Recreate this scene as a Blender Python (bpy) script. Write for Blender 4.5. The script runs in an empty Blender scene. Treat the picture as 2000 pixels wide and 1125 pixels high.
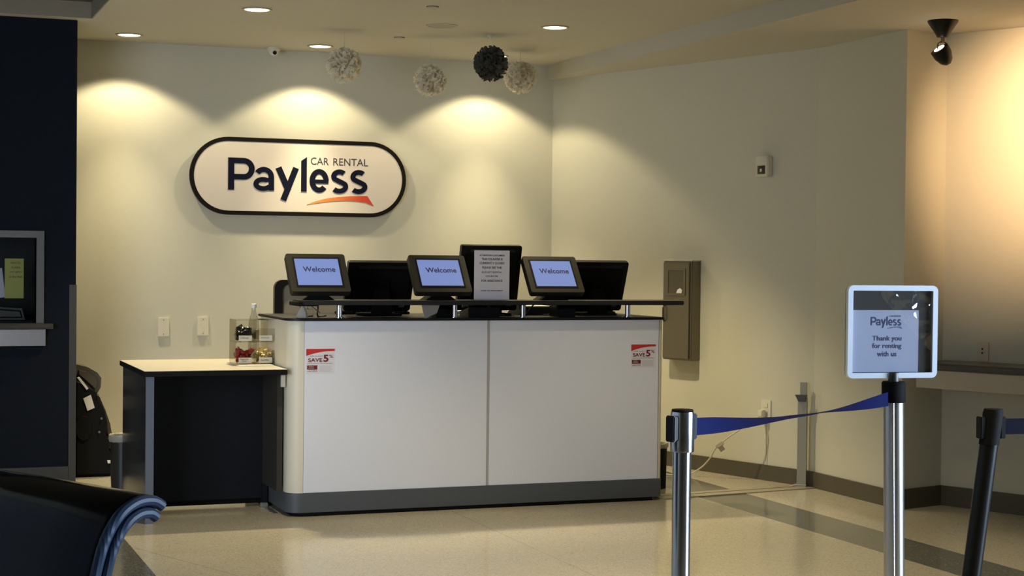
import bpy, bmesh, math, random
from mathutils import Vector, Matrix
random.seed(7)
S = bpy.context.scene
COL = S.collection
PI = math.pi

# ---------------------------------------------------------------- camera
H = 1.4119
yaw, pitch, roll, F = 0.3669, -0.0185, 0.0109, 3224.0
r_ = Vector((math.cos(yaw), -math.sin(yaw), 0)); f_ = Vector((math.sin(yaw), math.cos(yaw), 0)); u_ = Vector((0, 0, 1))
fw = f_ * math.cos(pitch) + u_ * math.sin(pitch); up = -f_ * math.sin(pitch) + u_ * math.cos(pitch)
rr = r_ * math.cos(roll) + up * math.sin(roll); uu = -r_ * math.sin(roll) + up * math.cos(roll)
cam = bpy.data.cameras.new('camera'); co = bpy.data.objects.new('camera', cam); COL.objects.link(co)
M = Matrix((rr, uu, -fw)).transposed().to_4x4(); M.translation = Vector((0, 0, H)); co.matrix_world = M
cam.sensor_width = 36; cam.lens = F / 2000 * 36; cam.clip_start = 0.05
S.camera = co

# ---------------------------------------------------------------- world, exposure
w = bpy.data.worlds.new('world'); S.world = w; w.use_nodes = True
w.node_tree.nodes['Background'].inputs[0].default_value = (0.55, 0.72, 1.0, 1)
w.node_tree.nodes['Background'].inputs[1].default_value = 0.5
S.view_settings.view_transform = 'Standard'; S.view_settings.look = 'None'
S.view_settings.exposure = 0.0; S.view_settings.gamma = 1; S.view_settings.use_curve_mapping = False

WARM = (1.0, 0.835, 0.52)
ORANGE = (1.0, 0.62, 0.33)
COOL = (0.50, 0.70, 1.0)

def area(name, loc, rot, sx, sy, energy, color):
    l = bpy.data.lights.new(name, 'AREA'); l.shape = 'RECTANGLE'; l.size = sx; l.size_y = sy
    l.energy = energy; l.color = color
    o = bpy.data.objects.new(name, l); COL.objects.link(o); o.location = loc; o.rotation_euler = rot
    return o
def spot(name, loc, energy, color, size, blend=0.3, rad=0.05, aim=None):
    l = bpy.data.lights.new(name, 'SPOT'); l.energy = energy; l.color = color
    l.spot_size = math.radians(size); l.spot_blend = blend; l.shadow_soft_size = rad
    o = bpy.data.objects.new(name, l); COL.objects.link(o); o.location = loc
    if aim is not None:
        o.rotation_euler = (Vector(aim) - Vector(loc)).to_track_quat('-Z', 'Y').to_euler()
    return o

# unseen daylight lamps at the side openings, narrowed and aimed at stanchions and counter
dr_ = area('added_daylight', (8.9, 0.2, 1.50), (PI / 2, 0, math.radians(60)), 4.2, 2.3, 105, (0.62, 0.78, 1.0))
dr_.data.spread = math.radians(42)
d_ = area('added_daylight', (-1.75, 4.6, 1.25), (PI / 2, 0, math.radians(-32)), 2.2, 2.1, 27, (0.78, 0.87, 1.0))
d_.data.spread = math.radians(75)

# ---------------------------------------------------------------- materials
def mat(name, col, rough=0.6, metal=0.0, spec=0.5, noise=0.0, nscale=20, bump=0.0, bscale=200, trans=0.0, ior=1.45,
        emit=None, estr=0.0, coat=0.0, alpha=1.0, sheen=0.0):
    m = bpy.data.materials.new(name); m.use_nodes = True
    nt = m.node_tree; b = nt.nodes['Principled BSDF']
    b.inputs['Base Color'].default_value = (*col, 1); b.inputs['Roughness'].default_value = rough
    b.inputs['Metallic'].default_value = metal; b.inputs['Specular IOR Level'].default_value = spec
    b.inputs['IOR'].default_value = ior; b.inputs['Transmission Weight'].default_value = trans
    b.inputs['Coat Weight'].default_value = coat; b.inputs['Alpha'].default_value = alpha
    b.inputs['Sheen Weight'].default_value = sheen
    if emit is not None:
        b.inputs['Emission Color'].default_value = (*emit, 1); b.inputs['Emission Strength'].default_value = estr
    tc = nt.nodes.new('ShaderNodeTexCoord')
    if noise > 0:
        n = nt.nodes.new('ShaderNodeTexNoise'); n.inputs['Scale'].default_value = nscale; n.inputs['Detail'].default_value = 4
        nt.links.new(tc.outputs['Object'], n.inputs['Vector'])
        mx = nt.nodes.new('ShaderNodeMix'); mx.data_type = 'RGBA'
        mx.inputs[6].default_value = (*[c * (1 - noise) for c in col], 1)
        mx.inputs[7].default_value = (*[min(1, c * (1 + noise)) for c in col], 1)
        nt.links.new(n.outputs['Fac'], mx.inputs[0]); nt.links.new(mx.outputs[2], b.inputs['Base Color'])
    if bump > 0:
        n2 = nt.nodes.new('ShaderNodeTexNoise'); n2.inputs['Scale'].default_value = bscale; n2.inputs['Detail'].default_value = 3
        nt.links.new(tc.outputs['Object'], n2.inputs['Vector'])
        bp = nt.nodes.new('ShaderNodeBump'); bp.inputs['Strength'].default_value = bump; bp.inputs['Distance'].default_value = 0.002
        nt.links.new(n2.outputs['Fac'], bp.inputs['Height']); nt.links.new(bp.outputs['Normal'], b.inputs['Normal'])
    return m

m_wall = mat('cream_wall_paint', (0.56, 0.55, 0.46), 0.75, noise=0.02, nscale=3, bump=0.25, bscale=160)
m_ceil = mat('ceiling_paint', (0.52, 0.50, 0.43), 0.85, noise=0.02, nscale=2, bump=0.15, bscale=120)
m_navy = mat('navy_wall_paint', (0.0035, 0.0062, 0.0125), 0.7, spec=0.15, noise=0.1, nscale=6, bump=0.2, bscale=160)
m_base = mat('dark_taupe_baseboard', (0.085, 0.075, 0.055), 0.45, noise=0.05)
m_black = mat('black_plastic', (0.008, 0.008, 0.008), 0.35, spec=0.22, noise=0.15, nscale=40)
m_blackm = mat('matt_black', (0.007, 0.007, 0.007), 0.7, spec=0.12)
m_blackgl = mat('gloss_black_laminate', (0.012, 0.012, 0.014), 0.18, noise=0.1)
m_bezel = mat('charcoal_bezel', (0.022, 0.019, 0.014), 0.5, spec=0.3)
m_screen = mat('lit_screen', (0.05, 0.08, 0.2), 0.3, emit=(0.27, 0.36, 0.76), estr=0.62)
m_navyink = mat('navy_ink', (0.008, 0.010, 0.035), 0.5)
m_inkscreen = mat('screen_ink', (0.02, 0.03, 0.12), 0.5)
m_white = mat('white_laminate', (0.70, 0.735, 0.84), 0.42, noise=0.015, nscale=2)
m_offwhite = mat('off_white_plastic', (0.66, 0.63, 0.53), 0.4)
m_kick = mat('slate_grey_kickboard', (0.075, 0.085, 0.10), 0.45, noise=0.04, nscale=10)
m_dkgrey = mat('dark_grey_laminate', (0.010, 0.012, 0.016), 0.6, spec=0.2, noise=0.06, nscale=8)
m_greyedge = mat('grey_edge_band', (0.09, 0.105, 0.14), 0.5)
m_topblack = mat('black_counter_laminate', (0.012, 0.012, 0.013), 0.45, spec=0.2)
m_shelf = mat('charcoal_shelf', (0.018, 0.019, 0.021), 0.5, spec=0.25)
m_chrome = mat('chrome', (0.62, 0.62, 0.66), 0.17, metal=1.0, bump=0.03, bscale=30)
m_steel = mat('brushed_steel', (0.50, 0.50, 0.52), 0.35, metal=1.0, noise=0.08, nscale=30)
m_winframe = mat('window_frame_metal', (0.20, 0.20, 0.20), 0.35, metal=0.8, noise=0.08, nscale=20)
m_dsteel = mat('dull_steel', (0.09, 0.088, 0.082), 0.5, metal=0.9, noise=0.08, nscale=20)
m_bronze = mat('bronze_cabinet_metal', (0.20, 0.18, 0.14), 0.38, metal=0.75, noise=0.05, nscale=5)
m_bronzed = mat('bronze_recess', (0.10, 0.09, 0.07), 0.3, metal=0.3)
m_alu = mat('aluminium', (0.78, 0.84, 0.92), 0.38, metal=0.45)
m_post = mat('anodised_post', (0.50, 0.50, 0.50), 0.28, metal=0.95)
m_greymetal = mat('grey_painted_metal', (0.33, 0.32, 0.27), 0.45, metal=0.3)
m_strip = mat('floor_track_metal', (0.42, 0.38, 0.29), 0.4, metal=0.5)
m_paper = mat('white_paper', (0.68, 0.67, 0.74), 0.7, noise=0.02, nscale=6)
m_paperb = mat('sign_paper', (0.80, 0.84, 0.95), 0.7, noise=0.02, nscale=8)
m_yellow = mat('yellow_poster', (0.42, 0.40, 0.12), 0.7, noise=0.1, nscale=9)
m_ink = mat('black_ink', (0.03, 0.03, 0.035), 0.7)
m_inkg = mat('grey_ink', (0.16, 0.16, 0.18), 0.7)
m_red = mat('red_print', (0.50, 0.030, 0.025), 0.5)
m_dred = mat('dark_red_print', (0.16, 0.012, 0.02), 0.5)
m_signface = mat('sign_face', (0.70, 0.64, 0.57), 0.6, spec=0.3)
m_signside = mat('sign_side', (0.16, 0.155, 0.14), 0.5)
m_signrim = mat('sign_rim', (0.008, 0.006, 0.005), 0.5, spec=0.2)
m_signtxt = mat('sign_navy', (0.004, 0.006, 0.020), 0.6, spec=0.15)
m_signgrey = mat('sign_grey_text', (0.05, 0.05, 0.07), 0.5)
m_tissue = mat('white_tissue', (0.58, 0.56, 0.48), 0.9)
m_tissued = mat('grey_tissue', (0.055, 0.055, 0.048), 0.9)
def tissue(name, col, tf):
    m = bpy.data.materials.new(name); m.use_nodes = True; nt = m.node_tree; nt.nodes.clear()
    o = nt.nodes.new('ShaderNodeOutputMaterial'); d = nt.nodes.new('ShaderNodeBsdfDiffuse'); t = nt.nodes.new('ShaderNodeBsdfTranslucent'); mx = nt.nodes.new('ShaderNodeMixShader')
    d.inputs[0].default_value = (*col, 1); t.inputs[0].default_value = (*col, 1); mx.inputs[0].default_value = tf
    nt.links.new(d.outputs[0], mx.inputs[1]); nt.links.new(t.outputs[0], mx.inputs[2]); nt.links.new(mx.outputs[0], o.inputs[0]); return m
m_tissue = tissue('white_tissue', (0.84, 0.80, 0.69), 0.5); m_tissued = tissue('grey_tissue', (0.075, 0.075, 0.065), 0.25)
m_string = mat('white_string', (0.6, 0.58, 0.5), 0.8)
m_lens = mat('lamp_lens', (0.9, 0.85, 0.7), 0.4, emit=(1.0, 0.88, 0.62), estr=6.0)
m_trim = mat('lamp_trim', (0.42, 0.38, 0.30), 0.5)
m_leather = mat('black_leather', (0.006, 0.0055, 0.005), 0.15, spec=0.12, bump=0.08, bscale=90)
m_piping = mat('blue_edge_vinyl', (0.020, 0.036, 0.070), 0.45, spec=0.3, noise=0.2, nscale=40)
m_granite = mat('dark_granite', (0.06, 0.052, 0.042), 0.3, noise=0.35, nscale=120)
m_apron = mat('apron_laminate', (0.42, 0.38, 0.31), 0.5)
m_belt = mat('blue_belt_webbing', (0.002, 0.006, 0.062), 0.8, spec=0.15, bump=0.3, bscale=500)
m_beltd = mat('navy_belt_webbing', (0.006, 0.008, 0.022), 0.8, spec=0.15)
m_beltclip = mat('belt_clip_plastic', (0.02, 0.028, 0.045), 0.4)
m_tabletop = mat('cream_tabletop', (0.56, 0.52, 0.42), 0.35, noise=0.02)
m_brown = mat('brown_edge', (0.13, 0.09, 0.045), 0.5)
m_seatgrey = mat('grey_seat_fabric', (0.06, 0.055, 0.045), 0.85, noise=0.2, nscale=60)
m_bin = mat('smoky_bin_plastic', (0.020, 0.019, 0.016), 0.35, spec=0.3)
m_liner = mat('bin_liner', (0.55, 0.52, 0.42), 0.4, trans=0.3, alpha=0.75)
m_mesh = mat('chair_mesh', (0.22, 0.20, 0.16), 0.8, noise=0.1, nscale=200)
m_cable = mat('black_cable', (0.01, 0.01, 0.01), 0.5)
m_wcable = mat('white_cable', (0.62, 0.58, 0.44), 0.5)
m_bottle = mat('clear_bottle', (0.95, 0.95, 0.9), 0.08, trans=0.95, ior=1.35)
m_candyg = mat('gold_wrapper', (0.70, 0.55, 0.24), 0.25, metal=0.6, noise=0.3, nscale=50)
m_candyr = mat('red_wrapper', (0.30, 0.03, 0.03), 0.35, noise=0.3, nscale=50)
m_candyk = mat('black_wrapper', (0.012, 0.012, 0.012), 0.3)
m_label = mat('label_paper', (0.60, 0.58, 0.50), 0.6)
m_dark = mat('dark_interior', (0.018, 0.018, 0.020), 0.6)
m_bulb = mat('track_bulb', (1, 1, 1), 0.4, emit=(1.0, 0.9, 0.7), estr=9.0)

def thin_glass(name, tint, rough=0.03, mixf=0.10):
    m = bpy.data.materials.new(name); m.use_nodes = True; nt = m.node_tree; nt.nodes.clear()
    o = nt.nodes.new('ShaderNodeOutputMaterial'); t = nt.nodes.new('ShaderNodeBsdfTransparent'); g = nt.nodes.new('ShaderNodeBsdfGlossy')
    t.inputs[0].default_value = (*tint, 1); g.inputs['Roughness'].default_value = rough
    fc_ = nt.nodes.new('ShaderNodeLayerWeight'); fc_.inputs[0].default_value = 0.5
    lw = nt.nodes.new('ShaderNodeMath'); lw.operation = 'POWER'; lw.inputs[1].default_value = 5.0
    nt.links.new(fc_.outputs['Facing'], lw.inputs[0])
    ad = nt.nodes.new('ShaderNodeMath'); ad.operation = 'ADD'; ad.inputs[1].default_value = mixf; ad.use_clamp = True
    mx = nt.nodes.new('ShaderNodeMixShader')
    nt.links.new(lw.outputs[0], ad.inputs[0]); nt.links.new(ad.outputs[0], mx.inputs[0])
    nt.links.new(t.outputs[0], mx.inputs[1]); nt.links.new(g.outputs[0], mx.inputs[2]); nt.links.new(mx.outputs[0], o.inputs[0])
    return m
m_acrylic = thin_glass('clear_acrylic', (0.93, 0.92, 0.88), 0.05, 0.03)
m_glass = thin_glass('clear_glass', (0.9, 0.92, 0.92), 0.03, 0.0)
m_vinyl = thin_glass('clear_vinyl_sheet', (0.86, 0.87, 0.90), 0.06, 0.05)
nt_v = m_vinyl.node_tree; g_v = [n for n in nt_v.nodes if n.type == 'BSDF_GLOSSY'][0]
tc_v = nt_v.nodes.new('ShaderNodeTexCoord'); n_v = nt_v.nodes.new('ShaderNodeTexNoise'); n_v.inputs['Scale'].default_value = 18; n_v.inputs['Detail'].default_value = 0.5; b_v = nt_v.nodes.new('ShaderNodeBump'); b_v.inputs['Strength'].default_value = 1.0; b_v.inputs['Distance'].default_value = 0.04
sx_v = nt_v.nodes.new('ShaderNodeSeparateXYZ'); ad_v = nt_v.nodes.new('ShaderNodeMath'); ad_v.operation = 'ADD'; mr_v = nt_v.nodes.new('ShaderNodeMapRange')
nt_v.links.new(tc_v.outputs['Object'], sx_v.inputs[0]); nt_v.links.new(sx_v.outputs[0], ad_v.inputs[0]); nt_v.links.new(sx_v.outputs[2], ad_v.inputs[1]); nt_v.links.new(ad_v.outputs[0], mr_v.inputs[0])
mr_v.inputs[1].default_value = 0.24; mr_v.inputs[2].default_value = 0.30
mu_v = nt_v.nodes.new('ShaderNodeMath'); mu_v.operation = 'MULTIPLY'; nt_v.links.new(mr_v.outputs[0], mu_v.inputs[0])
nt_v.links.new(tc_v.outputs['Object'], n_v.inputs['Vector']); nt_v.links.new(n_v.outputs['Fac'], mu_v.inputs[1]); nt_v.links.new(mu_v.outputs[0], b_v.inputs['Height']); nt_v.links.new(b_v.outputs['Normal'], g_v.inputs['Normal'])

def floor_material():
    m = bpy.data.materials.new('terrazzo_floor'); m.use_nodes = True; nt = m.node_tree; N = nt.nodes; L = nt.links
    b = N['Principled BSDF']; b.inputs['Roughness'].default_value = 0.13; b.inputs['Specular IOR Level'].default_value = 0.5
    tc = N.new('ShaderNodeTexCoord'); sp = N.new('ShaderNodeSeparateXYZ'); L.new(tc.outputs['Object'], sp.inputs[0])
    def math_(op, a, bb):
        n = N.new('ShaderNodeMath'); n.operation = op
        for i, v in enumerate((a, bb)):
            if isinstance(v, (int, float)): n.inputs[i].default_value = v
            else: L.new(v, n.inputs[i])
        return n.outputs[0]
    x, y = sp.outputs[0], sp.outputs[1]
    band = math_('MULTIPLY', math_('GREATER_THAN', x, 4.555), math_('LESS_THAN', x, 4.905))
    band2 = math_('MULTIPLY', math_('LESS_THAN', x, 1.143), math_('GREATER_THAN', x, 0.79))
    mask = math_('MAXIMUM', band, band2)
    v = N.new('ShaderNodeTexVoronoi'); v.inputs['Scale'].default_value = 160; L.new(tc.outputs['Object'], v.inputs['Vector'])
    v2 = N.new('ShaderNodeTexNoise'); v2.inputs['Scale'].default_value = 1.2; v2.inputs['Detail'].default_value = 3; L.new(tc.outputs['Object'], v2.inputs['Vector'])
    def ramp(src, stops):
        r = N.new('ShaderNodeValToRGB'); el = r.color_ramp.elements
        el[0].position, el[0].color = stops[0][0], (*stops[0][1], 1); el[1].position, el[1].color = stops[-1][0], (*stops[-1][1], 1)
        for p, c in stops[1:-1]:
            e = el.new(p); e.color = (*c, 1)
        L.new(src, r.inputs[0]); return r.outputs[0]
    sc = N.new('ShaderNodeSeparateColor'); L.new(v.outputs['Color'], sc.inputs[0])
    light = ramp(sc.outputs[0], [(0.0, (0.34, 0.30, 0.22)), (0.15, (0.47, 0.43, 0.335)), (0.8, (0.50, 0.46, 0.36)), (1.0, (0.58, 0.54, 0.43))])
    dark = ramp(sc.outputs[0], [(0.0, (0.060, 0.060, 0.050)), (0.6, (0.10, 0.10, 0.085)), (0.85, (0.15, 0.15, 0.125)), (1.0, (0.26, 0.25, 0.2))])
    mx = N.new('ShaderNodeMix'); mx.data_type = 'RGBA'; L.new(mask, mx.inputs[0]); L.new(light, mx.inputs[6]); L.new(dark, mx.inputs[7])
    # divider joints between the poured panels, and one hairline crack
    j1 = math_('LESS_THAN', math_('ABSOLUTE', math_('SUBTRACT', x, 2.98), 0), 0.002)
    ln = math_('ADD', math_('MULTIPLY', math_('SUBTRACT', x, 1.167), 0.93), math_('MULTIPLY', math_('SUBTRACT', y, 7.977), 0.368))
    j2 = math_('LESS_THAN', math_('ABSOLUTE', ln, 0), 0.0022)
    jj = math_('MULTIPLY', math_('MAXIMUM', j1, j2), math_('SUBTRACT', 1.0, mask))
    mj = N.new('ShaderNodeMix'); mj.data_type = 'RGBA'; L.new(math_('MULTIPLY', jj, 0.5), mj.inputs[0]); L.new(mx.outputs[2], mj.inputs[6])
    mj.inputs[7].default_value = (0.12, 0.10, 0.07, 1)
    mm = N.new('ShaderNodeMix'); mm.data_type = 'RGBA'; mm.blend_type = 'MULTIPLY'; mm.inputs[0].default_value = 1
    L.new(mj.outputs[2], mm.inputs[6]); L.new(ramp(v2.outputs['Fac'], [(0.3, (0.93, 0.93, 0.93)), (0.7, (1, 1, 1))]), mm.inputs[7])
    L.new(mm.outputs[2], b.inputs['Base Color'])
    rr_ = N.new('ShaderNodeMapRange'); L.new(v2.outputs['Fac'], rr_.inputs[0]); rr_.inputs[3].default_value = 0.10; rr_.inputs[4].default_value = 0.20
    L.new(rr_.outputs[0], b.inputs['Roughness'])
    return m
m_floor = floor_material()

# ---------------------------------------------------------------- builders
class MB:
    def __init__(s): s.bm = bmesh.new()
    def _bev(s, geom_verts, bev, seg):
        if bev > 0:
            es = list({e for v in geom_verts for e in v.link_edges})
            bmesh.ops.bevel(s.bm, geom=es, offset=bev, segments=seg, affect='EDGES', clamp_overlap=True)
    def box(s, x0, x1, y0, y1, z0, z1, bev=0, seg=2, mtx=None):
        vs = [s.bm.verts.new(p) for p in ((x0, y0, z0), (x1, y0, z0), (x1, y1, z0), (x0, y1, z0), (x0, y0, z1), (x1, y0, z1), (x1, y1, z1), (x0, y1, z1))]
        for f in ((0, 3, 2, 1), (4, 5, 6, 7), (0, 1, 5, 4), (1, 2, 6, 5), (2, 3, 7, 6), (3, 0, 4, 7)): s.bm.faces.new([vs[i] for i in f])
        if mtx is not None:
            for v in vs: v.co = mtx @ v.co
        s._bev(vs, bev, seg); return s
    def prism(s, poly, a, b, plane='XZ', bev=0, seg=2, mtx=None):
        # poly: 2D outline; extruded from a to b along the third axis
        def P(u, v, t):
            return {'XZ': (u, t, v), 'XY': (u, v, t), 'YZ': (t, u, v)}[plane]
        lo = [s.bm.verts.new(P(u, v, a)) for u, v in poly]; hi = [s.bm.verts.new(P(u, v, b)) for u, v in poly]
        n = len(poly)
        s.bm.faces.new(lo); s.bm.faces.new(hi[::-1])
        for i in range(n): s.bm.faces.new((lo[i], hi[i], hi[(i + 1) % n], lo[(i + 1) % n]))
        if mtx is not None:
            for v in lo + hi: v.co = mtx @ v.co
        if bev > 0:
            es = [e for e in {e for v in lo + hi for e in v.link_edges} if (e.verts[0] in lo) == (e.verts[1] in lo)]
            bmesh.ops.bevel(s.bm, geom=es, offset=bev, segments=seg, affect='EDGES', clamp_overlap=True)
        return s
    def ring(s, outer, inner, a, b, plane='XZ'):
        def P(u, v, t):
            return {'XZ': (u, t, v), 'XY': (u, v, t), 'YZ': (t, u, v)}[plane]
        n = len(outer)
        g = [[s.bm.verts.new(P(u, v, t)) for u, v in pl] for pl in (outer, inner) for t in (a, b)]
        oa, ob, ia, ib = g
        for i in range(n):
            j = (i + 1) % n
            for q in ((oa[i], ob[i], ob[j], oa[j]), (ia[i], ia[j], ib[j], ib[i]), (oa[i], oa[j], ia[j], ia[i]), (ob[i], ib[i], ib[j], ob[j])): s.bm.faces.new(q)
        return s
    def lathe(s, prof, c=(0, 0, 0), n=32, mtx=None):
        rings = []; allv = []
        for r, z in prof:
            if r < 1e-6: ring = [s.bm.verts.new((c[0], c[1], c[2] + z))]
            else: ring = [s.bm.verts.new((c[0] + r * math.cos(2 * PI * i / n), c[1] + r * math.sin(2 * PI * i / n), c[2] + z)) for i in range(n)]
            rings.append(ring); allv += ring
        for A, B in zip(rings, rings[1:]):
            if len(A) == 1 and len(B) == 1: continue
            for i in range(n):
                j = (i + 1) % n
                if len(A) == 1: s.bm.faces.new((A[0], B[j], B[i]))
                elif len(B) == 1: s.bm.faces.new((A[i], A[j], B[0]))
                else: s.bm.faces.new((A[i], A[j], B[j], B[i]))
        if len(rings[0]) > 1: s.bm.faces.new(rings[0][::-1])
        if len(rings[-1]) > 1: s.bm.faces.new(rings[-1])
        if mtx is not None:
            for v in allv: v.co = mtx @ v.co
        return s
    def cyl(s, p, q, r, n=20, r2=None):
        p, q = Vector(p), Vector(q); d = q - p
        m = Matrix.Translation(p) @ d.to_track_quat('Z', 'Y').to_matrix().to_4x4()
        return s.lathe([(r, 0), (r if r2 is None else r2, d.length)], n=n, mtx=m)
    def tube(s, pts, r, n=8, smooth=4):
        P = [Vector(p) for p in pts]
        if smooth > 1 and len(P) > 2:
            Q = []
            for i in range(len(P) - 1):
                p0 = P[max(i - 1, 0)]; p1 = P[i]; p2 = P[i + 1]; p3 = P[min(i + 2, len(P) - 1)]
                for k in range(smooth):
                    t = k / smooth
                    Q.append(0.5 * ((2 * p1) + (p2 - p0) * t + (2 * p0 - 5 * p1 + 4 * p2 - p3) * t * t + (3 * p1 - p0 - 3 * p2 + p3) * t ** 3))
            Q.append(P[-1]); P = Q
        prev = None; first = None
        ref = Vector((0.123, 0.456, 0.88))
        for i, p in enumerate(P):
            t = (P[min(i + 1, len(P) - 1)] - P[max(i - 1, 0)]).normalized()
            a = t.cross(ref)
            a.normalize(); b = t.cross(a); ref = a.cross(t) if False else ref
            ring = [s.bm.verts.new(p + (a * math.cos(2 * PI * k / n) + b * math.sin(2 * PI * k / n)) * r) for k in range(n)]
            if prev:
                for k in range(n): s.bm.faces.new((prev[k], prev[(k + 1) % n], ring[(k + 1) % n], ring[k]))
            else: first = ring
            prev = ring
        s.bm.faces.new(first[::-1]); s.bm.faces.new(prev); return s
    def face(s, pts):
        s.bm.faces.new([s.bm.verts.new(p) for p in pts]); return s
    def build(s, name, m, parent=None, smooth=True, world=False, ang=35):
        bmesh.ops.recalc_face_normals(s.bm, faces=s.bm.faces)
        me = bpy.data.meshes.new(name); s.bm.to_mesh(me); s.bm.free()
        me.materials.append(m)
        if smooth:
            me.shade_smooth(); me.set_sharp_from_angle(angle=math.radians(ang))
        o = bpy.data.objects.new(name, me); COL.objects.link(o)
        if parent is not None:
            o.parent = parent
            if world:
                bpy_inv = wm(parent).inverted(); me.transform(bpy_inv)
        return o
def wm(o):
    m = Matrix.LocRotScale(o.location, o.rotation_euler, o.scale)
    return wm(o.parent) @ m if o.parent else m
def tag(o, label, cat, group=None):
    o['label'] = label; o['category'] = cat
    if group: o['group'] = group
    return o
def thing(name, label, cat, loc=(0, 0, 0), rz=0.0, group=None):
    o = bpy.data.objects.new(name, None); COL.objects.link(o); o.empty_display_size = 0.05
    o.location = loc; o.rotation_euler = (0, 0, rz)
    return tag(o, label, cat, group)
def struct(o): o['kind'] = 'structure'; return o
def copy_tree(o, parent=None):
    c = o.copy(); COL.objects.link(c); c.parent = parent
    for ch in [x for x in COL.objects if x.parent == o]: copy_tree(ch, c)
    return c
def pill(x0, x1, z0, z1, n=24):
    r = (z1 - z0) / 2; zc = (z0 + z1) / 2; pts = []
    for i in range(n + 1): a = -PI / 2 + PI * i / n; pts.append((x1 - r + r * math.cos(a), zc + r * math.sin(a)))
    for i in range(n + 1): a = PI / 2 + PI * i / n; pts.append((x0 + r + r * math.cos(a), zc + r * math.sin(a)))
    return pts
def rrect(x0, x1, z0, z1, r, n=6):
    pts = []
    for cx, cz, a0 in ((x1 - r, z0 + r, -PI / 2), (x1 - r, z1 - r, 0), (x0 + r, z1 - r, PI / 2), (x0 + r, z0 + r, PI)):
        for i in range(n + 1): a = a0 + PI / 2 * i / n; pts.append((cx + r * math.cos(a), cz + r * math.sin(a)))
    return pts
def text(name, s, m, parent, cx, cz, y, width, height, bold=0.0, mtx=None, left=False, th=0.0006, shear=0.0):
    """lettering on a vertical local plane: centred at (cx, cz), on the plane y, fitted to width x height"""
    cu = bpy.data.curves.new('t', 'FONT'); cu.body = s; cu.align_x = 'CENTER'; cu.offset = bold; cu.resolution_u = 4; cu.extrude = 0.01
    cu.shear = shear; cu.space_line = 1.0
    to = bpy.data.objects.new('t', cu); COL.objects.link(to)
    bpy.context.view_layer.update()
    me = bpy.data.meshes.new_from_object(to.evaluated_get(bpy.context.evaluated_depsgraph_get()))
    bpy.data.objects.remove(to); bpy.data.curves.remove(cu)
    xs = [v.co.x for v in me.vertices]; ys = [v.co.y for v in me.vertices]
    if not xs: return None
    x0, x1, y0, y1 = min(xs), max(xs), min(ys), max(ys)
    sx = width / (x1 - x0); sy = height / (y1 - y0) if height else sx
    for v in me.vertices:
        X = cx + (v.co.x - (x0 + x1) / 2) * sx; Z = cz + (v.co.y - (y0 + y1) / 2) * sy
        Y = y - (th if v.co.z > 0 else -th * 0.2)
        v.co = (X, Y, Z)
    if mtx is not None: me.transform(mtx)
    me.name = name; me.materials.clear(); me.materials.append(m)
    o = bpy.data.objects.new(name, me); COL.objects.link(o); o.parent = parent
    return o

# ================================================================ THE SETTING
ZC, ZS = 2.835, 2.73            # ceiling over the desk, lower soffit on the right
A0 = Vector((4.6635, 11.3311, 0)); dA = Vector((0.306, -0.952, 0)).normalized(); nA = Vector((-0.952, -0.306, 0)).normalized()
RZA = math.atan2(dA.y, dA.x)
C0 = Vector((5.78, 8.05, 0)); dC = Vector((0.4, -0.917, 0)).normalized(); nC = Vector((-0.917, -0.4, 0)).normalized()
RZC = math.atan2(dC.y, dC.x)
def onA(s, z=0, p=0.0): v = A0 + dA * s + nA * p; return (v.x, v.y, z)
def onC(s, z=0, p=0.0): v = C0 + dC * s + nC * p; return (v.x, v.y, z)

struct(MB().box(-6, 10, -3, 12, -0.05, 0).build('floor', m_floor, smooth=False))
struct(MB().box(1.213, 4.62, -3, 11.5, ZC, ZC + 0.1).build('ceiling', m_ceil, smooth=False))
struct(MB().box(-6, 1.213, 10.32, 11.5, ZC, ZC + 0.1).build('ceiling', m_ceil, smooth=False))
struct(MB().box(-1.56, 1.213, -3, 10.32, ZC + 0.1, ZC + 0.16).build('ceiling', mat('coffer_shade_dark', (0.10, 0.09, 0.065), 0.8), smooth=False))  # shade up inside the coffer put into the ceiling colour
m_cofshade = mat('coffer_shade_taupe', (0.24, 0.21, 0.16), 0.8)  # boards added to darken the coffer faces, shade put into their colour
struct(MB().box(-1.44, 1.213, 10.312, 10.32, ZC + 0.001, ZC + 0.1).build('shade_board_1', m_cofshade, smooth=False))
struct(MB().box(1.205, 1.213, -3, 10.312, ZC + 0.001, ZC + 0.1).build('shade_board_2', m_cofshade, smooth=False))
struct(MB().box(4.62, 9, -3, 12, ZS, ZC + 0.1).build('ceiling', m_ceil, smooth=False))
struct(MB().box(1.10, 4.75, 11.331, 11.45, 0, ZC).build('wall_back', m_wall, smooth=False))
E1 = Vector((5.4444, 8.9059, 0))
struct(MB().prism([(4.6635, 11.3311), (5.4444, 8.9059), (5.62, 8.96), (4.84, 11.40)], 0, ZS, 'XY').build('wall_right', m_wall, smooth=False))
struct(MB().prism([(5.4444, 8.9059), (5.4444, 7.96), (5.78, 8.05), (5.78, 8.90)], 0, ZS, 'XY').build('wall_column', m_wall, smooth=False))
Ce = C0 + dC * 5.0
struct(MB().prism([(5.78, 8.05), (Ce.x, Ce.y), (Ce.x + 0.12, Ce.y), (5.92, 8.05)], 0, ZS, 'XY').build('wall_alcove', m_wall, smooth=False))
ew = MB()
for y0, y1, z0, z1 in ((-3, -1.9, 0, ZS), (-1.9, 3.1, 2.6, ZS), (-1.9, 3.1, 0, 0.3), (3.1, Ce.y, 0, ZS)): ew.box(Ce.x, Ce.x + 0.12, y0, y1, z0, z1)
struct(ew.build('wall_east', m_wall, smooth=False))
lwall = MB()
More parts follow.
